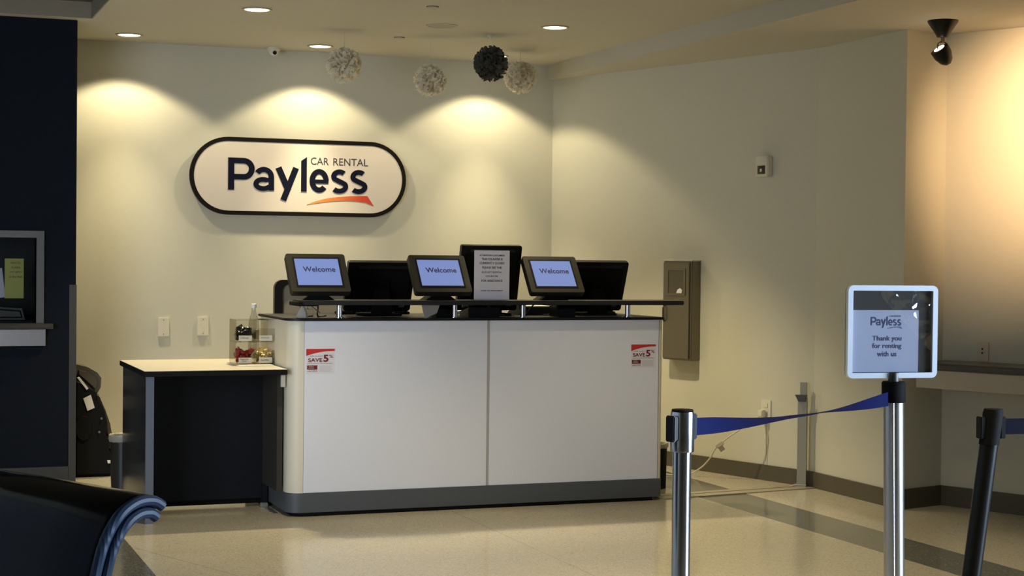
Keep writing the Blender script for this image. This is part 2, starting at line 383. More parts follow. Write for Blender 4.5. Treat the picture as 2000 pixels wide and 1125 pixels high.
for y0, y1, z0, z1 in ((-3, 3.2, 0, 2.935), (3.2, 6.6, 2.45, 2.935), (3.2, 6.6, 0, 0.12), (6.6, 10.42, 0, 2.935)): lwall.box(-1.56, -1.44, y0, y1, z0, z1)
struct(lwall.build('wall_left', m_wall, smooth=False))
# front wall of the hall; the walls left and right have glazed openings
fwall = MB()
for x0, x1, z0, z1 in ((-6, 0.5, 0, 2.935), (0.5, 8, 0, 2.73)):
    fwall.box(x0, x1, -3.12, -3.0, z0, z1)
struct(fwall.build('wall_front', m_wall, smooth=False))
# navy wall with a service window
NY = 10.42
nv = MB()
WX0, WX1, WZ0, WZ1 = -0.9, 0.90, 0.985, 1.50
nv.box(-1.56, WX0, NY, NY + 0.12, 0, ZC); nv.box(WX1, 1.136, NY, NY + 0.12, 0, ZC)
nv.box(WX0, WX1, NY, NY + 0.12, 0, WZ0); nv.box(WX0, WX1, NY, NY + 0.12, WZ1, ZC)
struct(nv.build('wall_navy', m_navy, smooth=False))
struct(MB().box(1.02, 1.136, NY + 0.12, 11.331, 0, ZC).build('wall_return', m_navy, smooth=False))
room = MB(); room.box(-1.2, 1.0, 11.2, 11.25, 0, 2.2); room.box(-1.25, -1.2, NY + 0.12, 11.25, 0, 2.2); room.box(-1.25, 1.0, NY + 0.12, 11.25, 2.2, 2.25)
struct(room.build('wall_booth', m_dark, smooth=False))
# baseboards
def baseboard(name, a, b, n, t=0.012, h=0.10, e0=0, e1=0):
    a, b, n = Vector(a), Vector(b), Vector(n).normalized(); d = (b - a).normalized()
    a = a - d * e0; b = b + d * e1
    p = [a, b, b + n * t, a + n * t]
    mb = MB().prism([(q.x, q.y) for q in p], 0, h, 'XY'); return struct(mb.build(name, m_base, smooth=False))
baseboard('baseboard_right', A0, E1, nA)
baseboard('baseboard_column', (5.4444, 8.9059, 0), (5.4444, 7.96, 0), (-1, 0, 0), e1=0.012)
baseboard('baseboard_return', (5.4444, 7.96, 0), (5.78, 8.05, 0), (0.2587, -0.966, 0), h=0.115)
baseboard('baseboard_alcove', (5.78, 8.05, 0), (Ce.x, Ce.y, 0), nC, h=0.115)
baseboard('baseboard_back', (1.136, 11.331, 0), (4.6635, 11.331, 0), (0, -1, 0))
struct(MB().box(-1.44, 1.095, NY - 0.012, NY, 0.0, 0.10).build('baseboard_navy', m_dsteel, smooth=False))

# ================================================================ CEILING LIGHTS AND FITTINGS
def downlight(x, y, z, label, lit=True, r=0.075, group='recessed downlights', emit=m_lens):
    t = thing('recessed_downlight', label, 'ceiling light', (x, y, z), 0, group)
    MB().lathe([(r + 0.006, 0), (r + 0.014, -0.002), (r + 0.012, -0.006), (r + 0.002, -0.007), (r - 0.004, -0.003), (r - 0.004, -0.0005)], n=40).build('trim_ring', m_trim, t)
    MB().lathe([(0, -0.003), (r - 0.006, -0.004), (r - 0.004, -0.001)], n=40).build('lens', emit, t)
    return t
washers = [(1.522, 10.955), (2.802, 10.975), (4.075, 10.965)]
wl = ['lit round downlight near the navy wall, left end of the row washing the sign wall',
      'lit round downlight between the dome camera and the first white pompom',
      'lit round downlight hidden behind the dark grey pompom near the back corner']
for (x, y), lb in zip(washers, wl):
    downlight(x, y, ZC, lb)
    spot('wall_wash_lamp', (x, y, ZC - 0.02), 45, WARM, 118, 0.25, 0.035); spot('wall_wash_core', (x, y, ZC - 0.02), 140, WARM, 62, 1.0, 0.035)
for (x, y), lb in zip([(2.047, 9.498), (3.893, 9.441)], ['lit round downlight at the top edge, left above the counter', 'lit round downlight right of the ceiling speaker, above the counter']):
    downlight(x, y, ZC, lb)
    spot('downlight_lamp', (x, y, ZC - 0.02), 270, WARM, 90, 0.6, 0.05)
# more of the same lamps over the hall floor, above the frame
for (x, y) in ((2.05, 7.45), (3.9, 7.45), (2.05, 5.4), (3.9, 5.4), (2.05, 3.3), (3.9, 3.3)):
    downlight(x, y, ZC, 'lit round downlight over the hall floor, %s lamp of the %s row from the counter' % ('left' if x < 3 else 'right', {7.45: 'first', 5.4: 'second', 3.3: 'third'}[y]), group='downlights over the hall floor')
    spot('downlight_lamp', (x, y, ZC - 0.02), {(2.05, 7.45): 150, (3.9, 7.45): 85}.get((x, y), 110), WARM, 84, 0.6, 0.05)

t = thing('ceiling_speaker', 'round flush beige ceiling speaker above the counter', 'speaker', (3.238, 9.678, ZC))
MB().lathe([(0.098, 0), (0.098, -0.004), (0.084, -0.006), (0.082, -0.003)], n=40).build('rim', m_trim, t)
MB().lathe([(0, -0.004), (0.06, -0.004), (0.08, -0.003), (0.08, -0.001)], n=40).build('grille', mat('speaker_grille', (0.40, 0.37, 0.30), 0.8, bump=0.8, bscale=400), t)
for (x, y, lb) in ((3.161, 10.317, 'small dark slotted sprinkler cover between the pompoms'), (2.944, 8.97, 'small brownish sprinkler cover at the top edge of the ceiling')):
    t = thing('sprinkler_cover', lb, 'sprinkler', (x, y, ZC))
    MB().lathe([(0.032, 0), (0.032, -0.006), (0.028, -0.008), (0, -0.008)], n=24).build('cover', m_trim, t)
    MB().lathe([(0.036, 0), (0.036, -0.002), (0.033, -0.002)], n=24).build('gap_ring', m_blackm, t)
t = thing('fire_sprinkler', 'tiny white sprinkler head on the ceiling above the dark pompom', 'sprinkler', (3.663, 9.966, ZC))
MB().lathe([(0.022, 0), (0.022, -0.004), (0.010, -0.008), (0.008, -0.018), (0.014, -0.020), (0.014, -0.023), (0, -0.023)], n=16).build('head', m_offwhite, t)
t = thing('dome_camera', 'white mini dome security camera near the back wall', 'camera', (2.53, 11.19, ZC))
MB().lathe([(0.045, 0), (0.045, -0.018), (0.040, -0.024), (0.030, -0.025)], n=32).build('housing', m_offwhite, t)
MB().lathe([(0.034, -0.022), (0.033, -0.034), (0.024, -0.048), (0.010, -0.054), (0, -0.055)], n=32).build('dome', m_offwhite, t)
MB().cyl((0, -0.022, -0.036), (0, -0.037, -0.042), 0.013, 16).build('camera_lens', m_blackm, t)

# pompoms of folded tissue on strings: many ruffled petals fanned out of a centre
def pompom(x, y, z, r, m, label, ztop, seed=1, dense=150, group='tissue paper pompoms hanging from the ceiling'):
    random.seed(seed)
    t = thing('tissue_pompom', label, 'pompom', (x, y, z), 0, group)
    b = MB(); n = dense
    for i in range(n):
        k = (i + 0.5) / n; ph = math.acos(1 - 2 * k); th = PI * (1 + 5 ** 0.5) * i
        d = Vector((math.sin(ph) * math.cos(th), math.sin(ph) * math.sin(th), math.cos(ph)))
        d = (d + Vector([random.uniform(-.12, .12) for _ in range(3)])).normalized()
        a = d.orthogonal().normalized(); a = Matrix.Rotation(random.uniform(0, 2 * PI), 3, d) @ a; c = d.cross(a)
        rows, cols = 5, 9; grid = []
        rad = r * (random.uniform(0.90, 1.03) if m is not m_tissued else random.uniform(0.82, 1.10)); wd = r * random.uniform(0.22, 0.34); p0 = random.uniform(0, 6)
        for ri in range(rows):
            tt = ri / (rows - 1); row = []
            for ci in range(cols):
                s_ = ci / (cols - 1) * 2 - 1
                # the petal opens into a shallow cup whose rim lies on the ball
                L = rad * (0.62 + 0.38 * tt ** 0.8) * (1 - 0.05 * s_ * s_) + 0.025 * r * math.sin(7 * s_ + p0) * tt
                p = d * L + a * (s_ * wd * (0.35 + 0.65 * tt)) + c * ((0.16 * (tt - .5) * 2 + 0.05 * math.sin(6 * s_ + p0) + 0.12 * s_ * s_) * r)
                row.append(b.bm.verts.new(p))
            grid.append(row)
        for ri in range(rows - 1):
            for ci in range(cols - 1): b.bm.faces.new((grid[ri][ci], grid[ri][ci + 1], grid[ri + 1][ci + 1], grid[ri + 1][ci]))
    b.build('tissue_flower', m, t, ang=60)
    MB().tube([(0, 0, r * 0.2), (0, 0, ztop - z - 0.001)], 0.0012, 6, 1).build('string', m_string, t)
    return t
pompom(2.76, 10.2, 2.622, 0.112, m_tissue, 'white tissue pompom farthest left, close to a lit downlight', ZC, 1)
pompom(3.336, 10.2, 2.554, 0.105, m_tissue, 'white tissue pompom hanging on a visible string between the others', ZC, 2)
pompom(3.667, 9.97, 2.652, 0.107, m_tissued, 'dark grey tissue pompom overlapping a white one', ZC, 3, 150)
pompom(4.117, 10.6, 2.65, 0.112, m_tissue, 'white tissue pompom partly behind the dark grey one', ZC, 4)

# black spot lamp on the right soffit and its neighbour out of the frame
def spotlight(x, y, z, rz, tilt, label):
    t = thing('ceiling_spotlight', label, 'spotlight', (x, y, z), rz, 'black hooded spotlights')
    MB().lathe([(0.083, 0), (0.080, -0.012), (0.046, -0.062), (0.030, -0.090), (0.026, -0.092), (0, -0.092)], n=28).build('canopy', m_black, t)
    MB().cyl((0, 0, -0.088), (0, 0, -0.118), 0.010, 12).build('stem', m_brown, t)
    y_ = MB(); y_.tube([(-0.03, 0, -0.176), (-0.03, 0, -0.128), (0, 0, -0.116), (0.03, 0, -0.128), (0.034, 0, -0.176)], 0.004, 6, 2); y_.build('yoke', m_black, t)
    # cowl: quarter bowl, open side up-left
    R = Matrix.Translation((0.004, 0, -0.186)) @ Matrix.Rotation(tilt, 4, 'Y')
    MB().lathe([(0.046, 0.042), (0.052, 0.040), (0.050, 0.000), (0.036, -0.040), (0.018, -0.058), (0, -0.060)], n=28, mtx=R).build('lamp_head', m_black, t)
    MB().lathe([(0.0, 0.044), (0.030, 0.044), (0.030, 0.041)], n=28, mtx=R).build('bulb', m_bulb, t)
    return t
spotlight(5.425, 7.60, ZS, 0.0, math.radians(-38), 'black hooded spotlight hanging from the ceiling at the alcove corner')
spotlight(5.15, 6.35, ZS, 0.0, math.radians(140), 'black hooded spotlight out of frame, aimed at the alcove wall')
spot('spot_lamp', (5.19, 6.42, ZS - 0.24), 315, ORANGE, 68, 1.0, 0.04, aim=(6.07, 7.36, 2.14))

# ================================================================ THE WALL SIGN
sg = thing('wall_sign', 'pill-shaped lit-by-lamps sign reading CAR RENTAL Payless on the back wall', 'sign', (2.75, 11.331, 1.952))
SY = 11.298
sx0, sx1, sz0, sz1 = 1.98, 3.52, 1.685, 2.219
MB().prism(pill(sx0 + .006, sx1 - .006, sz0 + .006, sz1 - .006), SY, 11.331, 'XZ').build('sign_body', m_signside, sg, world=True)
MB().ring(pill(sx0, sx1, sz0, sz1), pill(sx0 + .028, sx1 - .028, sz0 + .028, sz1 - .028), SY - 0.006, SY + 0.02, 'XZ').build('sign_rim', m_signrim, sg, world=True)
MB().prism(pill(sx0 + .027, sx1 - .027, sz0 + .027, sz1 - .027), SY - 0.003, SY + 0.01, 'XZ').build('sign_face', m_signface, sg, world=True)
def stroke(pts, wds, n=1):
    """2D outline of a pen stroke along pts with the widths wds"""
    L, R = [], []
    for i, p in enumerate(pts):
        a = Vector(pts[max(i - 1, 0)]); b = Vector(pts[min(i + 1, len(pts) - 1)]); d = (b - a).normalized(); nn = Vector((-d.y, d.x))
        wd = wds[i] if isinstance(wds, (list, tuple)) else wds
        L.append(Vector(p) + nn * wd / 2); R.append(Vector(p) - nn * wd / 2)
    return L, R
def arcpts(cx, cz, rx, rz, a0, a1, n=18):
    return [(cx + rx * math.cos(math.radians(a0 + (a1 - a0) * i / n)), cz + rz * math.sin(math.radians(a0 + (a1 - a0) * i / n))) for i in range(n + 1)]
def logo(parent, T, m, y, th, name='logo_letter'):
    """the word Payless in unit box: u 0..1 wide, v baseline 0, P height 0.23; T maps (u,v) -> (x,z)"""
    b = MB(); made = []; dd_ = [0.0]
    def done():
        nonlocal b
        made.append(b.build(name, m, parent, smooth=False, world=True)); b = MB()
    def put(L, R):
        dd_[0] = (dd_[0] + th * 0.13) % (th * 0.6)
        for i in range(len(L) - 1):
            q = [T(*L[i]), T(*L[i + 1]), T(*R[i + 1]), T(*R[i])]
            lo = [b.bm.verts.new((u, y - th - dd_[0], v)) for u, v in q]; hi = [b.bm.verts.new((u, y + th * .3, v)) for u, v in q]
            b.bm.faces.new(lo); b.bm.faces.new(hi[::-1])
            for k in range(4): b.bm.faces.new((lo[k], hi[k], hi[(k + 1) % 4], lo[(k + 1) % 4]))
    def S_(pts, wd): put(*stroke(pts, wd))
    W = 0.042
    # P
    S_([(0.021, 0), (0.021, 0.230)], W)
    S_([(0.03, 0.2095)] + [(0.10, 0.2095)] + arcpts(0.108, 0.152, 0.056, 0.0575, 88, -88) + [(0.10, 0.0945), (0.03, 0.0945)], 0.040)
    done()
    # a
    S_(arcpts(0.248, 0.098, 0.053, 0.053, 148, 8, 12) + [(0.3015, 0.09), (0.3015, 0.001)], 0.038)
    S_(arcpts(0.244, 0.047, 0.051, 0.033, 62, 330, 16), 0.035)
    S_([(0.262, 0.0755), (0.30, 0.080)], 0.030)
    S_([(0.28, 0.020), (0.31, 0.035)], 0.030)
    done()
    # y
    S_([(0.351, 0.169), (0.422, 0.004)], 0.043)
    S_([(0.475, 0.169), (0.386, -0.066)], 0.042)
    done()
    # l with a slanted top
    L = [(0.512, 0.0), (0.512, 0.222)]; R = [(0.552, 0.0), (0.552, 0.250)]
    put([Vector(p) for p in L], [Vector(p) for p in R])
    done()
    # e
    S_(arcpts(0.641, 0.0805, 0.050, 0.067, 0, 318, 26), 0.038)
    S_([(0.592, 0.0755), (0.708, 0.0755)], 0.029)
    done()
    # s s
    for ox in (0.728, 0.868):
        S_(arcpts(ox + 0.060, 0.1145, 0.043, 0.0355, 42, 205, 14) + [(ox + 0.043, 0.088), (ox + 0.082, 0.070)] + arcpts(ox + 0.058, 0.044, 0.047, 0.0345, 28, -142, 14), 0.036); done()
    return made
LX0, LX1 = 2.243, 3.243
logo(sg, lambda u, v: (LX0 + u * (LX1 - LX0) * 1.0, 1.856 + v * 0.965), m_signtxt, SY - 0.0035, 0.002)
for s_, x0_, x1_ in (('CAR', 2.823, 2.952), ('RENTAL', 2.985, 3.238)):
    o = text('small_lettering', s_, m_signgrey, None, (x0_ + x1_) / 2, 2.071, SY - 0.0035, x1_ - x0_, 0.050, 0.0, th=0.001)
    o.data.transform(wm(sg).inverted()); o.parent = sg
# the swoosh: orange to red, tapering to the left
def swoosh(parent, x0, z0, k, y, name='swoosh', mcol=None):
    """x0, z0: the thin left tip; k: size"""
    top = [(0, 0), (75, 30), (175, 55), (275, 69), (375, 77), (450, 80), (510, 80)]
    bot = [(0, 0), (105, 17), (205, 30), (305, 37), (405, 35), (495, 25), (565, -2)]
    def ip(P, t):
        f = t * (len(P) - 1); i = min(int(f), len(P) - 2); f -= i
        return (P[i][0] + (P[i + 1][0] - P[i][0]) * f, P[i][1] + (P[i + 1][1] - P[i][1]) * f)
    b = MB(); n = 24; L = [ip(top, i / n) for i in range(n + 1)]; R = [ip(bot, i / n) for i in range(n + 1)]
    for i in range(n):
        q = [(x0 + u * k, z0 + v * k) for u, v in (L[i], L[i + 1], R[i + 1], R[i])]
        lo = [b.bm.verts.new((u, y - .0015, v)) for u, v in q]; hi = [b.bm.verts.new((u, y, v)) for u, v in q]
        b.bm.faces.new(lo); b.bm.faces.new(hi[::-1])
        for kk in range(4): b.bm.faces.new((lo[kk], hi[kk], hi[(kk + 1) % 4], lo[(kk + 1) % 4]))
    bmesh.ops.remove_doubles(b.bm, verts=b.bm.verts, dist=1e-6)
    return b.build(name, mcol, parent, smooth=False, world=True)
def gradient_mat(name, x0, x1, c0, c1):
    m = mat(name, c0, 0.5); nt = m.node_tree
    tc = nt.nodes.new('ShaderNodeTexCoord'); sp = nt.nodes.new('ShaderNodeSeparateXYZ'); nt.links.new(tc.outputs['Object'], sp.inputs[0])
    mr = nt.nodes.new('ShaderNodeMapRange'); mr.inputs[1].default_value = x0; mr.inputs[2].default_value = x1; nt.links.new(sp.outputs[0], mr.inputs[0])
    mx = nt.nodes.new('ShaderNodeMix'); mx.data_type = 'RGBA'; mx.inputs[6].default_value = (*c0, 1); mx.inputs[7].default_value = (*c1, 1)
    nt.links.new(mr.outputs[0], mx.inputs[0]); nt.links.new(mx.outputs[2], nt.nodes['Principled BSDF'].inputs['Base Color']); return m
m_swoosh = gradient_mat('swoosh_print', 0.05, 0.45, (0.72, 0.34, 0.06), (0.62, 0.07, 0.04))
swoosh(sg, 2.797, 1.766, 0.00086, SY - 0.0035, mcol=m_swoosh)

# ================================================================ THE COUNTER
ct = thing('rental_counter', 'white panelled rental counter with dark kickboard and black raised shelf', 'counter', (3.2, 9.05, 0))
X0, X1, YF, YB = 2.062, 4.292, 8.69, 9.40
HT = 1.062
def Wb(mb, name, m, par=ct, **k): return mb.build(name, m, par, world=True, **k)
Wb(MB().box(2.146, 3.196, YF, YF + 0.02, 0.128, HT - 0.004, 0.0015, 1), 'front_panel', m_white)
Wb(MB().box(3.212, 4.262, YF, YF + 0.02, 0.128, HT - 0.004, 0.0015, 1), 'front_panel', m_white)
Wb(MB().box(3.197, 3.211, YF + 0.004, YF + 0.018, 0.128, HT - 0.004), 'panel_joint', mat('joint_strip', (0.40, 0.38, 0.36), 0.5))
def quarter(cx, cy, r, a0, a1, rin, n=10):
    o_ = [(cx + r * math.cos(math.radians(a0 + (a1 - a0) * i / n)), cy + r * math.sin(math.radians(a0 + (a1 - a0) * i / n))) for i in range(n + 1)]
    i_ = [(cx + rin * math.cos(math.radians(a0 + (a1 - a0) * i / n)), cy + rin * math.sin(math.radians(a0 + (a1 - a0) * i / n))) for i in range(n + 1)]
    return o_ + i_[::-1]
RC = 0.082
Wb(MB().prism(quarter(X0 + RC, YF + RC, RC, 180, 270, RC - 0.02), 0.128, HT - 0.004, 'XY'), 'corner_panel', m_offwhite)
Wb(MB().prism(quarter(X1 - 0.026, YF + 0.026, 0.026, 270, 360, 0.008), 0.128, HT - 0.004, 'XY'), 'corner_panel', m_offwhite)
Wb(MB().box(X0, X0 + 0.02, YF + RC + 0.001, YB, 0.128, HT - 0.004), 'side_panel', m_offwhite)
Wb(MB().box(X1 - 0.02, X1, YF + 0.028, YB, 0.128, HT - 0.004), 'side_panel', m_offwhite)
def outline(x0, x1, yf, yb, rl, rr2):
    pts = [(x0, yb)]
    for i in range(13): a = math.radians(180 + 90 * i / 12); pts.append((x0 + rl + rl * math.cos(a), yf + rl + rl * math.sin(a)))
    for i in range(9): a = math.radians(270 + 90 * i / 8); pts.append((x1 - rr2 + rr2 * math.cos(a), yf + rr2 + rr2 * math.sin(a)))
    pts.append((x1, yb)); return pts
Wb(MB().prism(outline(X0 - .002, X1 + .002, YF - .004, YB, RC, 0.026), 0.022, 0.128, 'XY', bev=0.003, seg=1), 'kickboard', m_kick)
Wb(MB().prism(outline(X0 + .03, X1 - .05, YF + .006, YB - .03, RC, 0.02), 0.0, 0.022, 'XY'), 'toe_plinth', m_blackm)
Wb(MB().prism(outline(X0 - .012, X1 + .006, YF - .014, YB + .02, RC + .01, 0.02), HT - .004, HT + .010, 'XY', bev=0.003, seg=2), 'countertop', m_topblack)
# raised shelf
sh = Wb(MB().box(2.118, 4.372, 8.585, 8.86, 1.146, 1.170, 0.004, 2), 'raised_shelf', m_shelf)
Wb(MB().box(2.095, 2.20, 8.62, 8.84, 1.139, 1.160, 0.003), 'shelf_end_cap', m_blackm)
for x in (2.346, 3.01, 3.42, 4.074):
    so = Wb(MB().lathe([(0.024, 0), (0.024, 0.004), (0.0155, 0.006), (0.0155, 0.070), (0.022, 0.072), (0.022, 0.0765)], (x, 8.72, HT + 0.0095), 20), 'shelf_standoff', m_chrome)

# promotional stickers on the front
def sticker(x, z, label):
    t = thing('promotional_sticker', label, 'sticker', (x, YF - 0.0006, z), 0)
    w_, h_ = 0.158, 0.135
    MB().box(0, w_, -0.0004, 0.0004, -h_, 0).build('backing', m_paper, t, smooth=False)
    n = 14; top = [(w_ * i / n, -0.001) for i in range(n + 1)]
    bot = [(w_ * i / n, -0.013 - 0.026 * (1 - i / n) ** 2.2) for i in range(n + 1)]
    b = MB()
    for i in range(n):
        b.face([(top[i][0], -0.0009, top[i][1]), (top[i + 1][0], -0.0009, top[i + 1][1]), (bot[i + 1][0], -0.0009, bot[i + 1][1]), (bot[i][0], -0.0009, bot[i][1])])
    b.build('red_header', m_red, t, smooth=False)
    text('small_print', 'with coupon', m_inkg, t, 0.055, -0.040, -0.0009, 0.072, 0.007)
    text('save_lettering', 'SAVE', m_dred, t, 0.050, -0.0615, -0.0009, 0.078, 0.021, 0.02)
    text('number_lettering', '5', m_dred, t, 0.109, -0.0525, -0.0009, 0.029, 0.039, 0.035)
    text('percent_lettering', '%', m_dred, t, 0.138, -0.042, -0.0009, 0.022, 0.018, 0.0)
    text('small_print', 'on your next rental when you book online', m_inkg, t, 0.076, -0.080, -0.0009, 0.138, 0.005)
    MB().box(0.005, 0.062, -0.0009, 0, -0.113, -0.090).build('coupon_block', m_dred, t, smooth=False)
    text('coupon_lettering', 'BONUS\nCOUPON', m_label, t, 0.028, -0.101, -0.0011, 0.032, 0.014)
    text('small_print', 'valid 2018', m_inkg, t, 0.034, -0.121, -0.0009, 0.054, 0.008)
    lines = MB()
    for k in range(7): lines.box(0.072, 0.146 - 0.004 * (k % 3), -0.0009, 0, -0.095 - 0.005 * k, -0.0937 - 0.005 * k)
    lines.build('fine_print', mat('fine_print_grey', (0.42, 0.42, 0.46), 0.7), t, smooth=False)
sticker(2.156, 0.908, 'red and white SAVE 5% sticker at the left end of the counter front')
sticker(4.085, 0.915, 'red and white SAVE 5% sticker at the right end of the counter front')

# ---------------------------------------------------------------- customer displays on the shelf
def display():
    t = thing('customer_display', '', 'display screen', (0, 0, 0), 0, 'tilted Welcome displays along the counter shelf')
    tilt = math.radians(-38)
    R = Matrix.Translation((0, -0.004, 0.145)) @ Matrix.Rotation(tilt, 4, 'X')
    w_, h_ = 0.328, 0.256
    c_ = MB().prism(rrect(-w_ / 2, w_ / 2, -h_ / 2, h_ / 2, 0.008), -0.006, 0.034, 'XZ', bev=0.003, mtx=R).build('housing', m_bezel, t)
    ix, iz0, iz1 = w_ / 2 - 0.042, -h_ / 2 + 0.042, h_ / 2 - 0.034
    MB().ring([(-ix - .010, iz0 - .010), (ix + .010, iz0 - .010), (ix + .010, iz1 + .010), (-ix - .010, iz1 + .010)], [(-ix, iz0), (ix, iz0), (ix, iz1), (-ix, iz1)], -0.0074, -0.005, 'XZ').build('screen_border', m_blackm, t, smooth=False).data.transform(R)
    s_ = MB().box(-ix, ix, -0.0066, -0.005, iz0, iz1, mtx=R).build('screen', m_screen, t, smooth=False)
    text('screen_lettering', 'Welcome', m_inkscreen, s_, 0.008, 0.022, -0.0072, 0.180, 0.034, 0.018, mtx=R)
    MB().prism([(-0.04, 0.0), (0.04, 0.0), (0.05, 0.05), (-0.05, 0.05)], 0.02, 0.05, 'XZ', mtx=Matrix.Translation((0, 0, 0.02))).build('neck', m_blackm, t)
    MB().prism([(-0.09, 0), (0.09, 0), (0.045, 0.030), (-0.045, 0.030)], -0.03, 0.09, 'XZ', bev=0.002).build('stand_base', m_blackm, t)
    return t
d0 = display()
dl = ['tilted Welcome display nearest the left end of the counter shelf',
      'tilted Welcome display just left of the paper notice',
      'tilted Welcome display just right of the paper notice']
for i, x in enumerate((2.228, 2.925, 3.607)):
    o = d0 if i == 0 else copy_tree(d0)
    o.location = (x, 8.735, 1.170); o['label'] = dl[i]

# ---------------------------------------------------------------- clerks' monitors seen from behind
def monitor(x, y, z, w_, h_, tilt, label, base=True):
    t = thing('desk_monitor', label, 'monitor', (x, y, z), 0, "clerks' monitors with their backs to the hall")
    R = Matrix.Translation((0, 0.0, h_ / 2 * math.cos(tilt) + 0.03)) @ Matrix.Rotation(tilt, 4, 'X')
    MB().prism(rrect(-w_ / 2, w_ / 2, -h_ / 2, h_ / 2, 0.010), -0.014, 0.018, 'XZ', bev=0.004, mtx=R).build('housing', m_black, t)
    MB().prism(rrect(-w_ / 2 + .03, w_ / 2 - .03, -h_ / 2 + .01, h_ / 2 - .045, 0.012), -0.030, -0.012, 'XZ', bev=0.006, mtx=R).build('rear_cover', m_blackm, t)
    v = MB()
    for k in range(3): v.box(-w_ / 2 + .06, w_ / 2 - .04, -0.0155, -0.013, h_ / 2 - .026 - k * .006, h_ / 2 - .023 - k * .006, mtx=R)
    v.build('vent_slots', m_dsteel, t, smooth=False)
    MB().box(w_ / 2 - .075, w_ / 2 - .042, -0.0315, -0.028, -h_ / 2 + .03, -h_ / 2 + .055, mtx=R).build('rating_label', m_kick, t, smooth=False)
    MB().box(-0.05, 0.05, -0.045, -0.02, -0.03, 0.04, 0.004, mtx=R).build('hinge', m_blackm, t)
    MB().prism([(-0.06, 0), (0.06, 0), (0.04, h_ * .5), (-0.04, h_ * .5)], -0.075, -0.035, 'XZ', bev=0.003).build('neck', m_blackm, t)
    MB().box(-0.11, 0.11, -0.10, 0.10, 0.0, 0.014, 0.004).build('stand_base', m_blackm, t)
    return t
CTZ = HT + 0.0102
monitor(2.672, 9.07, CTZ, 0.395, 0.300, math.radians(22), 'black monitor back between the left and middle Welcome displays')
monitor(3.338, 9.07, CTZ, 0.375, 0.390, math.radians(13), 'tallest black monitor back, directly behind the paper notice')
monitor(4.012, 9.07, CTZ, 0.395, 0.315, math.radians(22), 'black monitor back at the right end of the counter')

# ---------------------------------------------------------------- paper notice in an acrylic stand
nt_ = thing('counter_notice', 'white printed notice in an upright acrylic holder on the counter shelf', 'notice', (3.206, 8.664, 1.170))
MB().box(-0.107, 0.107, -0.004, -0.0015, 0.003, 0.284, 0).build('acrylic_holder', m_acrylic, nt_, smooth=False)
MB().box(-0.107, 0.107, -0.004, 0.05, 0.0, 0.003).build('holder_foot', m_acrylic, nt_, smooth=False)
MB().box(-0.105, 0.105, -0.006, -0.0045, 0.004, 0.280).build('paper', m_paper, nt_, smooth=False)
rows_ = [('ATTENTION CUSTOMERS', 0.252, 0.150, 0.009, m_ink), ('THIS COUNTER IS', 0.231, 0.125, 0.012, m_ink), ('CURRENTLY CLOSED', 0.209, 0.147, 0.012, m_ink),
         ('PLEASE SEE THE', 0.184, 0.115, 0.012, m_ink), ('BUDGET RENTAL', 0.158, 0.120, 0.010, m_inkg), ('COUNTER', 0.136, 0.075, 0.010, m_inkg),
         ('FOR ASSISTANCE', 0.110, 0.125, 0.012, m_ink), ('THANK YOU, MANAGEMENT', 0.054, 0.135, 0.007, m_ink)]
for s_, z, w_, h_, mm_ in rows_: text('notice_lettering', s_, mm_, nt_, 0.0, z, -0.0065, w_, h_, 0.01)

# ---------------------------------------------------------------- clutter on the countertop
# telephone, trays, keyboards, cables below the shelf
def keyboard(x, y, rz, label):
    t = thing('keyboard', label, 'keyboard', (x, y, CTZ), rz, 'black keyboards on the countertop')
    MB().box(-0.21, 0.21, -0.07, 0.07, 0, 0.016, 0.004).build('case', m_black, t)
    k = MB()
    for i in range(14):
        for j in range(5): k.box(-0.198 + i * .0285, -0.174 + i * .0285, -0.060 + j * .024, -0.040 + j * .024, 0.015, 0.021)
    k.build('keys', m_blackm, t, smooth=False)
keyboard(2.70, 9.30, 0.03, 'black keyboard behind the left monitor'); keyboard(4.02, 9.30, -0.02, 'black keyboard behind the right monitor')
t = thing('desk_phone', 'low black desk phone under the shelf beneath the notice', 'telephone', (3.20, 8.84, CTZ))
MB().prism([(-0.07, 0), (0.09, 0), (0.09, 0.03), (-0.07, 0.055)], -0.09, 0.10, 'YZ', bev=0.004).build('body', m_black, t)
MB().tube([(-0.07, -0.05, 0.065), (-0.07, 0.0, 0.073), (-0.07, 0.06, 0.055)], 0.016, 10).build('handset', m_black, t)
t = thing('document_tray', 'grey document tray holding papers, right of the notice under the shelf', 'tray', (3.637, 9.13, CTZ))
tr = MB(); tr.box(-0.10, 0.10, -0.12, 0.12, 0, 0.004); tr.box(-0.10, -0.096, -0.12, 0.12, 0.004, 0.06); tr.box(0.096, 0.10, -0.12, 0.12, 0.004, 0.06); tr.box(-0.10, 0.10, 0.116, 0.12, 0.004, 0.06); tr.box(-0.10, 0.10, -0.12, -0.116, 0.004, 0.050)
tr.build('tray_shell', m_shelf, t, smooth=False)
MB().box(-0.09, 0.09, -0.11, 0.11, 0.0045, 0.055).build('paper_stack', m_offwhite, t, smooth=False)
for (x, y, rz, lb) in ((3.62, 9.33, 0.05, 'loose white paper stack just behind the tray'), (3.30, 9.30, -0.1, 'loose white papers behind the tall monitor')):
    p = thing('paper_stack', lb, 'papers', (x, y, CTZ), rz); b = MB()
    for k in range(5): b.box(-0.09 + .003 * k, 0.09 - .002 * k, -0.05, 0.05 - .002 * k, .004 * k, .004 * k + .0035)
    b.build('sheets', m_paper, p, smooth=False)
